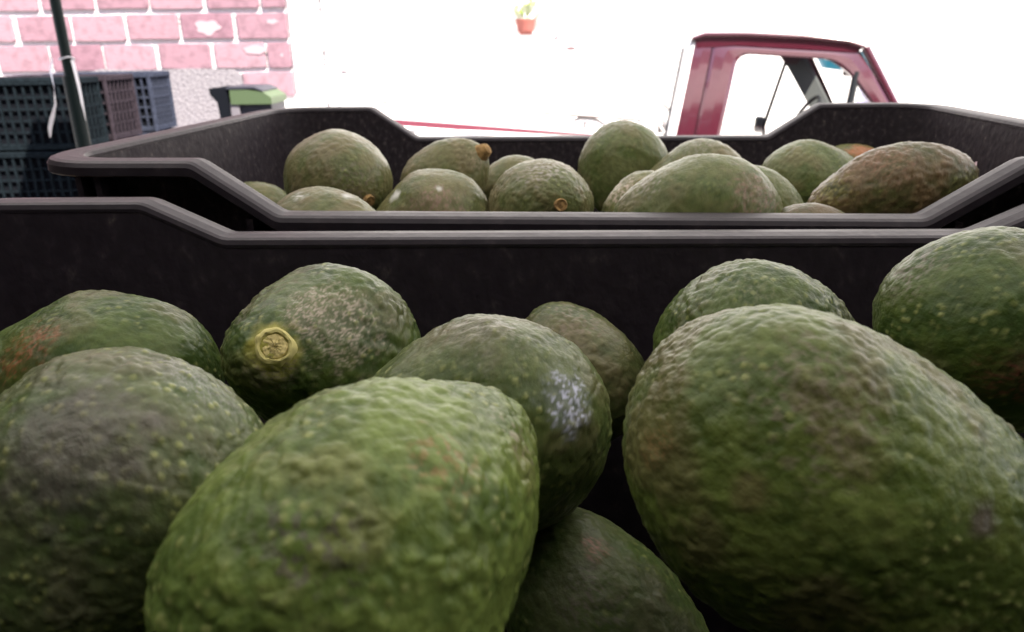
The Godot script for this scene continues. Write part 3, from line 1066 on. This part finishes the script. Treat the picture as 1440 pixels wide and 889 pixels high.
	tube(mr, [Vector3(1.045, 1.62, -0.24), Vector3(1.07, 1.69, -0.28)], [0.008, 0.008], 6)
	part(mr.commit(), "rear_view_mirror", M.dash, o)
	# inside: dashboard, seat, wheel
	part(box_mesh(Vector3(0.36, 0.20, 1.40), 0.04, Vector3(1.32, 0.99, W / 2)), "dashboard", M.dash, o)
	part(box_mesh(Vector3(0.16, 0.52, 1.34), 0.05, Vector3(0.16, 0.86, W / 2)), "seat_back", M.seat, o)
	part(box_mesh(Vector3(0.52, 0.14, 1.34), 0.05, Vector3(0.46, 0.62, W / 2)), "seat", M.seat, o)
	var sw := new_st()
	var wp := []
	var wr := []
	for k in 33:
		var a := TAU * k / 32.0
		var ax := Vector3(0.45, 0.89, 0).normalized()
		wp.append(Vector3(1.02, 1.20, -1.13) + ax * (cos(a) * 0.19) + Vector3(0, 0, 1) * (sin(a) * 0.19))
		wr.append(0.014)
	tube(sw, wp, wr, 8, false)
	tube(sw, [Vector3(1.02, 1.20, -1.13), Vector3(1.22, 1.07, -1.13)], [0.05, 0.03], 10)
	tube(sw, [wp[8], Vector3(1.02, 1.20, -1.13), wp[24]], [0.012, 0.02, 0.012], 8)
	part(sw.commit(), "steering_wheel", M.trim, o)
	# bed
	var bedo := new_st()
	prism(bedo, PackedVector2Array([Vector2(-2.42, 0.48), Vector2(-2.02, 0.48), Vector2(-1.96, 0.66), Vector2(-1.84, 0.82), Vector2(-1.66, 0.90), Vector2(-1.42, 0.90), Vector2(-1.24, 0.82), Vector2(-1.12, 0.66), Vector2(-1.06, 0.48), Vector2(-0.085, 0.48), Vector2(-0.085, 1.055), Vector2(-2.42, 1.055)]), -0.05, 0.0)
	var side := bedo.commit()
	part(side, "bed_side", M.truck_white, o)
	part(side, "bed_side", M.truck_white, o, Transform3D(Basis.IDENTITY, Vector3(0, 0, -1.5)))
	for q in [[-0.028, 1.112], [-1.522, 1.036]]:
		part(box_mesh(Vector3(2.335, 0.055, 0.085), 0.012, Vector3(-1.2525, q[1], q[0])), "bed_rail", M.truck_white, o)
	var rsx := new_st()
	prism(rsx, PackedVector2Array([Vector2(-2.40, 1.080), Vector2(-1.4, 1.080), Vector2(-0.80, 1.098), Vector2(-0.45, 1.106), Vector2(-0.10, 1.090), Vector2(-0.10, 1.112), Vector2(-0.45, 1.111), Vector2(-0.80, 1.113), Vector2(-1.4, 1.117), Vector2(-2.40, 1.118)]), 0.012, 0.0195)
	part(rsx.commit(), "red_stripe", M.stripe, o)
	part(box_mesh(Vector3(2.335, 0.016, 0.02), 0.003, Vector3(-1.2525, 1.086, -1.46)), "rail_edge", M.rail_edge, o)
	part(box_mesh(Vector3(2.30, 0.04, 1.44), 0.01, Vector3(-1.255, 0.60, W / 2)), "bed_floor", M.truck_white, o)
	part(box_mesh(Vector3(0.04, 0.56, 1.44), 0.01, Vector3(-2.40, 0.78, W / 2)), "tailgate", M.truck_white, o)
	part(box_mesh(Vector3(0.04, 0.52, 1.44), 0.01, Vector3(-0.12, 0.84, W / 2)), "bed_front", M.truck_white, o)
	# tie-down hook on the rail
	var hk := new_st()
	tube(hk, [Vector3(-0.585, 1.09, -0.03), Vector3(-0.585, 1.185, -0.03)], [0.008, 0.007], 8)
	tube(hk, [Vector3(-0.655, 1.185, -0.03), Vector3(-0.62, 1.203, -0.03), Vector3(-0.56, 1.205, -0.03), Vector3(-0.50, 1.195, -0.03), Vector3(-0.455, 1.165, -0.03)], [0.008, 0.010, 0.010, 0.009, 0.005], 8)
	part(hk.commit(), "tie_down_hook", M.steel, o)
	# thin uprights of a rack behind the cab
	for q in [[-0.20, -0.9], [-0.235, -1.0]]:
		var up := new_st()
		tube(up, [Vector3(q[0], 1.05, q[1]), Vector3(q[0] + 0.07, 1.52, q[1])], [0.005, 0.005], 6)
		part(up.commit(), "rack_upright", M.truck_white, o)
	# wheels, bumpers, lamps
	var ty := new_st()
	lathe(ty, [Vector2(0.19, -0.10), Vector2(0.30, -0.11), Vector2(0.345, -0.085), Vector2(0.355, 0.0), Vector2(0.345, 0.085), Vector2(0.30, 0.11), Vector2(0.19, 0.10)], 36)
	var tm := ty.commit()
	var rm := new_st()
	lathe(rm, [Vector2(0.0, 0.05), Vector2(0.06, 0.06), Vector2(0.07, 0.03), Vector2(0.15, 0.02), Vector2(0.19, 0.09), Vector2(0.195, 0.09), Vector2(0.195, -0.09), Vector2(0.0, -0.09)], 36)
	var rmm := rm.commit()
	for x in [-1.54, 1.86]:
		for z in [-0.12, -1.43]:
			var bs := Basis(Vector3(1, 0, 0), PI / 2 if z > -0.7 else -PI / 2)
			var wh := part(tm, "wheel", M.rubber, o, Transform3D(bs, Vector3(x, 0.355, z)))
			part(rmm, "rim", M.chrome, wh)
	part(box_mesh(Vector3(0.08, 0.18, 1.6), 0.03, Vector3(2.70, 0.52, W / 2)), "bumper", M.chrome, o)
	part(box_mesh(Vector3(0.08, 0.16, 1.6), 0.03, Vector3(-2.48, 0.52, W / 2)), "bumper", M.chrome, o)
	part(box_mesh(Vector3(0.03, 0.28, 1.10), 0.01, Vector3(2.67, 0.80, W / 2)), "grille", M.trim, o)
	for z in [-0.13, -1.42]:
		part(box_mesh(Vector3(0.03, 0.16, 0.2), 0.01, Vector3(2.67, 0.80, z)), "headlight", M.chrome, o)
		part(box_mesh(Vector3(0.03, 0.24, 0.1), 0.01, Vector3(-2.43, 0.86, z * 1.0)), "tail_light", M.lamp, o)

# ------------------------------------------------------------------ avocados
var PAL := {
	"bright": [Color(0.109, 0.148, 0.035), Color(0.065, 0.097, 0.023), Color(0.122, 0.129, 0.045)],
	"olive": [Color(0.084, 0.110, 0.027), Color(0.054, 0.078, 0.018), Color(0.095, 0.082, 0.038)],
	"mid": [Color(0.058, 0.084, 0.020), Color(0.035, 0.057, 0.015), Color(0.077, 0.079, 0.033)],
	"grey": [Color(0.080, 0.097, 0.041), Color(0.057, 0.084, 0.026), Color(0.089, 0.087, 0.051)],
	"dull": [Color(0.072, 0.092, 0.029), Color(0.048, 0.068, 0.020), Color(0.084, 0.080, 0.037)],
	"brown": [Color(0.090, 0.067, 0.033), Color(0.058, 0.059, 0.022), Color(0.116, 0.077, 0.039)],
	"pale": [Color(0.119, 0.114, 0.050), Color(0.086, 0.098, 0.038), Color(0.138, 0.113, 0.060)],
	"palegreen": [Color(0.105, 0.117, 0.046), Color(0.075, 0.098, 0.032), Color(0.123, 0.109, 0.052)],
	"browngreen": [Color(0.079, 0.082, 0.034), Color(0.054, 0.068, 0.024), Color(0.098, 0.084, 0.042)],
	"tan": [Color(0.119, 0.122, 0.046), Color(0.095, 0.103, 0.038), Color(0.161, 0.132, 0.059)],
}

func avocado(label: String, which: String, at: Vector3, ax: Vector3, R: float, asp: float, k: float, pw: float, pal: String, res: String, bump: float, dots: float, seed_: int, stem: Array, spots: Array):
	var e := ax.cross(Vector3(0.3, 1, 0.2)).normalized()
	var o := MeshInstance3D.new()
	o.name = numbered("avocado")
	o.mesh = avocado_mesh(R, asp, k, pw, pal, res, bump, dots, seed_, spots)
	o.material_override = M.skin
	o.transform = Transform3D(Basis(e, ax, e.cross(ax)), at)
	add_child(o)
	tag(o, label, "avocado", "avocados in the near crate" if which == "near" else "avocados in the rear crate")
	if stem.size() == 2:
		var p: Vector3 = stem[0]
		var n := Vector3(p.x / (R * R), p.y / (R * R * asp * asp), p.z / (R * R)).normalized()
		var vs: PackedVector3Array = o.mesh.surface_get_arrays(0)[Mesh.ARRAY_VERTEX]
		var ns: PackedVector3Array = o.mesh.surface_get_arrays(0)[Mesh.ARRAY_NORMAL]
		var near := PackedVector3Array()
		var sum := Vector3.ZERO
		var mid := Vector3.ZERO
		for i in vs.size():
			if vs[i].distance_to(p) < 0.006:
				sum += ns[i]
				mid += vs[i]
				near.append(vs[i])
		if near.size() > 4:
			n = sum.normalized()
			mid /= near.size()
			var top := -1.0
			for v in near: top = maxf(top, (v - mid).dot(n))
			p = p + n * ((mid - p).dot(n) + top * 0.7)
		var b := Basis(n.cross(Vector3(0.2, 0.3, 1)).normalized(), n, n.cross(Vector3(0.2, 0.3, 1)).normalized().cross(n))
		var st := new_st()
		if stem[1] == "scar":
			# a rough, torn disc: yellow rim, tan middle with ragged ridges
			var nz := noise(404, 0.55)
			for q in [["stem_ring", M.scar, [0.0074, 0.0066, 0.0058, 0.0050, 0.0043], [-0.0022, -0.0002, 0.0005, 0.0003, -0.0010]], ["stem_scar", M.scar_core, [0.0049, 0.0042, 0.0033, 0.0024, 0.0014, 0.0003], [-0.0012, -0.0001, 0.0001, 0.0000, 0.0003, 0.0002]]]:
				var rows := []
				for a in 48:
					var an := TAU * a / 48.0
					var row := PackedVector3Array()
					for c in q[2].size():
						var rr: float = q[2][c] * (1.0 + 0.10 * nz.get_noise_3d(cos(an) * 2.4, sin(an) * 2.4, c * 0.4) + 0.05 * sin(an * 2.0 + 0.6))
						var hh: float = q[3][c] + 0.0005 * nz.get_noise_3d(cos(an) * (2.0 + c), sin(an) * (2.0 + c), 9.0 + c * 1.7)
						row.append(Vector3(rr * cos(an), hh, rr * sin(an)))
					rows.append(row)
				var sr := new_st()
				loft(sr, rows, true, true)
				part(sr.commit(), q[0], q[1], o, Transform3D(b, p))
		elif stem[1] == "stub":
			lathe(st, [Vector2(0.0050, -0.003), Vector2(0.0044, 0.0005), Vector2(0.0046, 0.0022), Vector2(0.0040, 0.0034), Vector2(0.0024, 0.0027), Vector2(0.0, 0.0031)], 18)
			part(st.commit(), "stem_stub", M.stub, o, Transform3D(b, p))
		else:
			lathe(st, [Vector2(0.0095, -0.008), Vector2(0.0080, -0.002), Vector2(0.0060, 0.003), Vector2(0.0046, 0.0058), Vector2(0.0026, 0.0066), Vector2(0.0, 0.0062)], 18)
			part(st.commit(), "stem_stub", M.stub, o, Transform3D(b, p))

func avocado_mesh(R: float, asp: float, k: float, pw: float, pal: String, res: String, bump: float, dots: float, seed_: int, spots: Array) -> ArrayMesh:
	var nu: int = {"big": 430, "near": 250, "far": 150, "low": 48}[res]
	var nv: int = {"big": 250, "near": 150, "far": 100, "low": 32}[res]
	var n_lump := noise(seed_ * 7 + 1, 0.022)
	var n_warp := noise(seed_ * 7 + 2, 0.09)
	var c_wart := noise(seed_ * 7 + 3, 0.215, 1)
	var c_small := noise(seed_ * 7 + 4, 0.44, 1)
	var n_fine := noise(seed_ * 7 + 5, 0.16, 0, 3)
	var n_col := noise(seed_ * 7 + 6, 0.035, 0, 3)
	var n_col2 := noise(seed_ * 7 + 40, 0.028, 0, 2)
	var c_dot := noise(seed_ * 7 + 8, 0.275, 1)
	var n_spot := noise(seed_ * 7 + 9, 0.30, 0, 2)
	var cols: Array = PAL[pal]
	var ca: Color = cols[0]
	var cb: Color = cols[1]
	var cc: Color = cols[2]
	var dot_c := Color(0.20, 0.22, 0.075)
	var P := PackedVector3Array()
	var C := PackedColorArray()
	P.resize((nu + 1) * (nv + 1))
	C.resize(P.size())
	var i := 0
	for b in nv + 1:
		var t := -cos(PI * b / nv)
		var prof := sqrt(maxf(0.0, 1.0 - pow(absf(t), pw))) * (1.0 - k * t)
		# soften the crease that a low power leaves at the widest place
		for a in nu + 1:
			if a == nu:
				P[i] = P[i - nu]
				C[i] = C[i - nu]
				i += 1
				continue
			var an := TAU * a / nu
			var p := Vector3(cos(an) * prof * R, t * R * asp, sin(an) * prof * R)
			var q := p * 1000.0
			var wv := n_warp.get_noise_3dv(q)
			var qw := q + Vector3(wv, -wv * 0.6, wv * 0.8) * 1.6
			var h := clampf(1.0 - (c_wart.get_noise_3dv(qw) + 1.0) * 1.15, 0.0, 1.0)
			h = h * h * (3.0 - 2.0 * h)
			var h2 := clampf(1.0 - (c_small.get_noise_3dv(qw) + 1.0) * 1.2, 0.0, 1.0)
			var f := n_fine.get_noise_3dv(q)
			var m1 := n_col.get_noise_3dv(q)
			var m2 := n_col2.get_noise_3dv(q)
			var rough := bump * (0.75 + 0.6 * m2)
			var disp := n_lump.get_noise_3dv(q) * 1.5 + n_warp.get_noise_3dv(q * 0.8 + Vector3(50, 9, 3)) * 0.32 * (0.4 + bump) + rough * (h * 1.15 + h2 * 0.40 + f * 0.75) - 0.6
			var col := ca.lerp(cb, smoothstep(-0.35, 0.35, m1 - (h - 0.35) * 0.5))
			col = col.lerp(cc, smoothstep(0.06, 0.5, m2 + f * 0.25) * 0.65)
			col = col * (1.0 + 0.28 * f + 0.16 * (h2 - 0.4))
			if dots > 0.05:
				var dd := (c_dot.get_noise_3dv(q) + 1.0) * 3.64
				var dm := smoothstep(1.35, 0.5, dd) * clampf(dots * 1.1 - 0.25 + m1 * 1.4 - m2 * 0.5, 0.0, 0.85)
				if dm > 0.0:
					col = col.lerp(dot_c, dm)
					disp += dm * 0.30
			for s in spots:
				var d: float = p.distance_to(s[0]) / s[1]
				if d < 1.6:
					var w := smoothstep(1.35, 0.35, d + n_spot.get_noise_3dv(q * 0.4) * 0.5)
					if s[4] == 1:
						var v := n_spot.get_noise_3d(q.x * 1.5 + q.z * 0.9, q.y * 0.42 - q.z * 0.2, q.z * 1.1 - q.x * 0.5)
						w *= smoothstep(0.22, 0.02, absf(v)) * 0.85 + 0.14
					elif s[4] == 2:
						w *= smoothstep(0.02, 0.30, n_spot.get_noise_3dv(q * 1.1))
					w *= minf(1.0, s[3] * 1.2)
					col = col.lerp(s[2], w)
			P[i] = p + p.normalized() * disp * 0.001
			C[i] = col
			i += 1
	# normals from the displaced grid
	var N := PackedVector3Array()
	N.resize(P.size())
	var w1 := nu + 1
	for b in nv + 1:
		var b0 := maxi(b - 1, 0)
		var b1 := mini(b + 1, nv)
		for a in nu + 1:
			var a0 := (a - 1 + nu) % nu
			var a1 := (a + 1) % nu
			var du := P[b * w1 + a1] - P[b * w1 + a0]
			var dv := P[b1 * w1 + a] - P[b0 * w1 + a]
			var nn := dv.cross(du)
			if b == 0: nn = Vector3(0, -1, 0)
			elif b == nv: nn = Vector3(0, 1, 0)
			N[b * w1 + a] = nn.normalized()
	var I := PackedInt32Array()
	I.resize(nu * nv * 6)
	var z := 0
	for b in nv:
		for a in nu:
			var v0 := b * w1 + a
			var v1 := v0 + 1
			var v2 := v0 + w1
			var v3 := v2 + 1
			I[z] = v0; I[z + 1] = v1; I[z + 2] = v3
			I[z + 3] = v0; I[z + 4] = v3; I[z + 5] = v2
			z += 6
	var arr := []
	arr.resize(Mesh.ARRAY_MAX)
	arr[Mesh.ARRAY_VERTEX] = P
	arr[Mesh.ARRAY_NORMAL] = N
	arr[Mesh.ARRAY_COLOR] = C
	arr[Mesh.ARRAY_INDEX] = I
	var me := ArrayMesh.new()
	me.add_surface_from_arrays(Mesh.PRIMITIVE_TRIANGLES, arr)
	return me

func build_small_things():
	# avocados of the lower layer, mostly hidden
	var rng := RandomNumberGenerator.new()
	rng.seed = 3
	var src: MeshInstance3D = null
	var spots := []
	for k in 7:
		for l in 4:
			spots.append(Vector3(-0.255 + k * 0.092 + 0.02 * (l % 2), 1.468 + rng.randf_range(-0.01, 0.012), -0.075 - l * 0.083))
	for k in 7:
		for l in 3:
			spots.append(Vector3(-0.21 + k * 0.095 + 0.05 * l, 1.478 + rng.randf_range(-0.01, 0.01), -0.545 - l * 0.10))
	spots.append(Vector3(0.27, 1.520, -0.22))
	spots.append(Vector3(0.12, 1.485, -0.10))
	var tops := []
	for c in get_children():
		if str(c.name).begins_with("avocado") and c is MeshInstance3D: tops.append(c.position)
	for q in spots:
		var clear := true
		for p in tops:
			if q.distance_to(p) < 0.066: clear = false
		# the dark gap between the three front avocados stays open
		if q.x > 0.0 and q.x < 0.15 and q.z > -0.38 and q.z < -0.12: clear = false
		# inside the walls only
		if absf(q.x - 0.05) > 0.30 or (q.z < -0.5 and absf(q.x - 0.07) > 0.26): clear = false
		if not clear: continue
		var o: MeshInstance3D
		if src == null:
			src = MeshInstance3D.new()
			src.mesh = avocado_mesh(0.041, 1.3, 0.2, 1.9, "mid", "low", 0.3, 0.0, 90, [])
			src.material_override = M.skin
			o = src
		else:
			o = src.duplicate()
		o.name = numbered("avocado")
		add_child(o)
		o.transform = Transform3D(Basis.from_euler(Vector3(rng.randf_range(1.2, 1.9), rng.randf() * TAU, 0)), q)
		tag(o, "dark avocado buried in the lower layer under the others", "avocado", "avocados buried in the lower layer")
	var s := new_st()
	var pp := []
	for i in 4:
		pp.append(PackedVector3Array([Vector3(i * 0.004, 0.004 * sin(i * 2.1), 0.0), Vector3(i * 0.004 + 0.001, 0.007 + 0.002 * cos(i * 1.7), -0.004 + 0.002 * sin(i * 3.0))]))
	loft(s, pp, false)
	var o2 := thing("paper_scrap", Vector3(0.3185, 1.6085, -0.5450), "tiny pink paper scrap at the right end of the rough brown avocado", "scrap")
	part(s.commit(), "sheet", M.paper, o2)

func build_avocados():
	avocado("green avocado with red scratches against the back left of the near black crate", "near", Vector3(-0.1748, 1.5673, -0.2871), Vector3(-0.9696, -0.1041, 0.2213), 0.0404, 1.310, 0.22, 1.69, "mid", "near", 0.55, 0.25, 1, [], [[Vector3(-0.0154, 0.0062, 0.0356), 0.0140, Color(0.24, 0.08, 0.04), 0.6, 1], [Vector3(-0.0125, -0.0000, 0.0384), 0.0070, Color(0.2, 0.08, 0.04), 0.6, 2]])
	avocado("big purplish grey avocado with yellow dots, at the near left of the front crate", "near", Vector3(-0.1106, 1.5790, -0.1852), Vector3(-0.4389, -0.6056, 0.6638), 0.0429, 1.020, 0.18, 1.57, "grey", "big", 0.6, 1.1, 2, [], [[Vector3(-0.0013, -0.0068, 0.0428), 0.0200, Color(0.1, 0.085, 0.085), 0.5, 0], [Vector3(-0.0083, -0.0386, 0.0193), 0.0140, Color(0.16, 0.16, 0.15), 0.5, 1]])
	avocado("knobbly avocado turned so that its round yellow stem scar faces outward", "near", Vector3(-0.0763, 1.5816, -0.2890), Vector3(-0.3889, 0.3442, 0.8546), 0.0372, 1.297, 0.20, 1.50, "mid", "near", 0.8, 0.3, 3, [Vector3(-0.0080, 0.0433, 0.0085), "scar"], [[Vector3(-0.0141, 0.0227, 0.0238), 0.0200, Color(0.3, 0.26, 0.2), 0.75, 1], [Vector3(-0.0052, 0.0291, 0.0232), 0.0120, Color(0.26, 0.22, 0.17), 0.6, 1], [Vector3(-0.0080, 0.0433, 0.0085), 0.0085, Color(0.3, 0.28, 0.06), 0.8, 0], [Vector3(-0.0122, 0.0429, -0.0000), 0.0090, Color(0.13, 0.11, 0.09), 0.6, 1]])
	avocado("very large bright yellow green bumpy avocado front and centre in the near crate", "near", Vector3(-0.0312, 1.5944, -0.1482), Vector3(-0.5738, -0.1525, 0.8047), 0.0361, 1.450, -0.195, 1.60, "bright", "big", 0.85, 0.42, 4, [], [[Vector3(-0.0110, -0.0031, 0.0337), 0.0090, Color(0.22, 0.13, 0.06), 0.45, 2], [Vector3(-0.0131, -0.0324, 0.0192), 0.0090, Color(0.24, 0.21, 0.15), 0.5, 2], [Vector3(-0.0059, 0.0282, 0.0310), 0.0100, Color(0.07, 0.06, 0.05), 0.6, 2]])
	avocado("dull green avocado with a bluish white scuff on its right shoulder", "near", Vector3(-0.0124, 1.5752, -0.2369), Vector3(-0.9382, 0.0647, 0.3400), 0.0396, 1.195, 0.20, 1.51, "dull", "near", 0.55, 0.5, 5, [], [[Vector3(-0.0225, -0.0198, 0.0290), 0.0100, Color(0.40, 0.42, 0.52), 0.95, 1], [Vector3(0.0037, -0.0009, 0.0396), 0.0160, Color(0.2, 0.19, 0.15), 0.4, 1]])
	avocado("small brownish avocado half hidden behind the one with the white scuff", "near", Vector3(0.0286, 1.5553, -0.3253), Vector3(-0.4258, 0.6747, -0.6029), 0.0311, 1.146, 0.20, 2.06, "browngreen", "near", 0.5, 0.1, 6, [], [[Vector3(-0.0053, 0.0180, 0.0237), 0.0180, Color(0.15, 0.12, 0.085), 0.5, 2]])
	avocado("pebbly green avocado by the crate back wall behind the largest right one", "near", Vector3(0.1087, 1.5711, -0.3097), Vector3(0.8320, 0.0589, -0.5516), 0.0415, 1.162, 0.20, 1.63, "mid", "near", 0.85, 0.6, 7, [], [[Vector3(-0.0025, -0.0202, 0.0390), 0.0140, Color(0.15, 0.16, 0.09), 0.3, 2]])
	avocado("largest avocado, long olive green egg shape lying at the near right", "near", Vector3(0.0928, 1.5804, -0.1751), Vector3(0.8223, -0.5007, 0.2705), 0.0411, 1.680, 0.26, 2.15, "olive", "big", 0.65, 0.35, 8, [], [[Vector3(0.0270, -0.0589, -0.0017), 0.0060, Color(0.22, 0.13, 0.06), 0.5, 1], [Vector3(0.0386, -0.0384, 0.0099), 0.0050, Color(0.16, 0.12, 0.06), 0.35, 0], [Vector3(0.0266, 0.0054, 0.0301), 0.0040, Color(0.07, 0.05, 0.05), 0.6, 0], [Vector3(0.0246, -0.0372, 0.0317), 0.0180, Color(0.13, 0.11, 0.075), 0.5, 2]])
	avocado("dark green avocado cut by the right edge of the photo, highest in the near crate", "near", Vector3(0.1827, 1.5954, -0.2653), Vector3(0.8883, -0.1743, 0.4250), 0.0385, 1.178, 0.20, 1.50, "mid", "near", 0.5, 0.4, 9, [], [[Vector3(0.0385, -0.0000, -0.0012), 0.0120, Color(0.17, 0.06, 0.045), 0.7, 1], [Vector3(0.0091, -0.0382, 0.0194), 0.0120, Color(0.16, 0.14, 0.11), 0.5, 2]])
	avocado("dark dull avocado with a brown scar, lowest, between the two largest ones", "near", Vector3(0.0367, 1.4962, -0.2141), Vector3(0.5423, -0.7164, 0.4390), 0.0318, 1.813, 0.15, 1.70, "grey", "near", 0.6, 0.3, 10, [], [[Vector3(0.0054, -0.0383, 0.0242), 0.0050, Color(0.25, 0.14, 0.1), 0.85, 1], [Vector3(0.0186, -0.0262, 0.0225), 0.0120, Color(0.15, 0.13, 0.11), 0.6, 1]])
	avocado("round avocado with a tan stem stub, leftmost big one in the rear crate", "rear", Vector3(-0.1375, 1.5947, -0.6259), Vector3(0.4940, 0.1034, 0.8633), 0.0422, 1.212, 0.15, 2.07, "pale", "far", 0.55, 0.15, 11, [Vector3(-0.0061, 0.0484, -0.0104), "stub"], [[Vector3(0.0063, 0.0504, -0.0012), 0.0220, Color(0.15, 0.12, 0.1), 0.4, 2]])
	avocado("avocado sliver showing beside the rear crate notch, farthest left of all in it", "rear", Vector3(-0.2380, 1.5463, -0.6883), Vector3(-0.9999, 0.0142, -0.0050), 0.0397, 1.187, 0.20, 2.01, "pale", "far", 0.55, 0.1, 12, [], [])
	avocado("low avocado with white flecks below the leftmost round one, rear crate", "rear", Vector3(-0.1199, 1.5757, -0.5024), Vector3(0.8601, 0.0723, 0.5049), 0.0370, 1.294, 0.20, 1.83, "pale", "far", 0.55, 0.1, 13, [], [[Vector3(0.0138, -0.0084, 0.0349), 0.0050, Color(0.5, 0.5, 0.47), 0.8, 2], [Vector3(-0.0060, 0.0157, 0.0317), 0.0040, Color(0.5, 0.5, 0.47), 0.6, 0]])
	avocado("grey green avocado with a yellow brown stem pointing right, rear crate", "rear", Vector3(-0.0531, 1.5900, -0.6613), Vector3(0.7354, 0.6767, 0.0341), 0.0336, 1.206, 0.20, 2.15, "pale", "far", 0.55, 0.1, 14, [Vector3(0.0076, 0.0390, -0.0007), "long"], [[Vector3(0.0165, 0.0333, 0.0016), 0.0100, Color(0.26, 0.21, 0.13), 0.6, 1]])
	avocado("broad avocado with a brown lower patch in front of the yellow stemmed one", "rear", Vector3(-0.0614, 1.5663, -0.5787), Vector3(-0.9141, -0.2870, 0.2863), 0.0450, 1.119, 0.20, 1.59, "pale", "far", 0.55, 0.2, 15, [], [[Vector3(-0.0300, -0.0059, 0.0340), 0.0220, Color(0.2, 0.13, 0.1), 0.7, 1], [Vector3(0.0024, 0.0174, 0.0378), 0.0050, Color(0.55, 0.55, 0.5), 0.8, 0], [Vector3(-0.0178, -0.0118, 0.0411), 0.0025, Color(0.5, 0.5, 0.45), 0.8, 0]])
	avocado("small avocado wedged behind the yellow stem, against the rear crate back wall", "rear", Vector3(0.0004, 1.5671, -0.7063), Vector3(-1.0000, -0.0065, 0.0023), 0.0367, 1.111, 0.20, 1.81, "pale", "far", 0.55, 0.1, 16, [], [])
	avocado("wrinkled avocado with an orange stem stub low on its front, rear crate", "rear", Vector3(0.0244, 1.5807, -0.5678), Vector3(0.2358, 0.4242, 0.8744), 0.0394, 1.173, 0.20, 1.88, "pale", "far", 0.8, 0.2, 17, [Vector3(-0.0008, 0.0452, -0.0065), "stub"], [[Vector3(0.0114, 0.0307, 0.0223), 0.0180, Color(0.28, 0.26, 0.23), 0.7, 2]])
	avocado("tall upright avocado, highest one in the middle of the rear crate", "rear", Vector3(0.1032, 1.5876, -0.7030), Vector3(-0.1537, -0.7589, 0.6328), 0.0409, 1.145, 0.20, 1.64, "palegreen", "far", 0.55, 0.1, 18, [], [[Vector3(0.0121, -0.0260, 0.0336), 0.0140, Color(0.17, 0.15, 0.11), 0.4, 2]])
	avocado("avocado with tan and white speckled side tucked under the tall upright one", "rear", Vector3(0.1004, 1.5711, -0.5644), Vector3(-0.7071, -0.6662, 0.2369), 0.0352, 1.120, 0.20, 2.07, "tan", "far", 0.6, 0.1, 19, [], [[Vector3(0.0140, -0.0008, 0.0324), 0.0160, Color(0.34, 0.28, 0.21), 0.85, 2]])
	avocado("avocado with a pale shiny crest just behind the broad flat olive one", "rear", Vector3(0.1533, 1.5806, -0.6474), Vector3(-0.9457, -0.3062, 0.1089), 0.0384, 1.241, 0.20, 1.93, "pale", "far", 0.55, 0.1, 20, [], [[Vector3(-0.0012, -0.0129, 0.0388), 0.0140, Color(0.25, 0.23, 0.19), 0.5, 1]])
	avocado("broad flat olive avocado with a brown right end, behind the rear crate rim", "rear", Vector3(0.1214, 1.5882, -0.4962), Vector3(-0.9947, -0.0214, 0.1001), 0.0432, 1.306, 0.18, 1.68, "palegreen", "far", 0.55, 0.15, 21, [], [[Vector3(-0.0284, -0.0286, 0.0267), 0.0220, Color(0.19, 0.13, 0.09), 0.8, 1], [Vector3(0.0054, 0.0350, 0.0281), 0.0160, Color(0.26, 0.24, 0.2), 0.6, 2]])
	avocado("smooth green avocado shoulder between the broad olive one and the round right one", "rear", Vector3(0.1952, 1.5684, -0.5900), Vector3(0.7674, -0.6041, 0.2148), 0.0343, 1.285, 0.20, 2.07, "palegreen", "far", 0.55, 0.1, 22, [], [])
	avocado("round green avocado below the raised right end of the rear crate back wall", "rear", Vector3(0.2778, 1.5701, -0.6968), Vector3(0.9825, -0.1756, 0.0624), 0.0418, 1.257, 0.20, 1.92, "palegreen", "far", 0.55, 0.1, 23, [], [])
	avocado("avocado with an orange brown end at the back of the rear crate, right", "rear", Vector3(0.3543, 1.5604, -0.7782), Vector3(0.9818, -0.1787, 0.0635), 0.0378, 1.288, 0.20, 1.99, "palegreen", "far", 0.55, 0.1, 24, [], [[Vector3(0.0164, -0.0104, 0.0348), 0.0180, Color(0.26, 0.11, 0.05), 0.9, 0]])
	avocado("large rough brown avocado lying lengthwise at the right of the rear crate", "rear", Vector3(0.2612, 1.5980, -0.5262), Vector3(-0.9746, -0.2109, 0.0750), 0.0323, 1.836, 0.12, 1.61, "brown", "far", 0.9, 0.2, 25, [], [[Vector3(-0.0042, 0.0458, 0.0165), 0.0180, Color(0.17, 0.15, 0.05), 0.6, 2], [Vector3(-0.0077, 0.0093, 0.0299), 0.0200, Color(0.2, 0.11, 0.07), 0.5, 1]])
	avocado("low brown avocado barely showing above the front rim of the rear crate", "rear", Vector3(0.1937, 1.5748, -0.4723), Vector3(1.0000, -0.0080, 0.0028), 0.0274, 1.283, 0.20, 2.09, "brown", "far", 0.3, 0.1, 26, [], [])
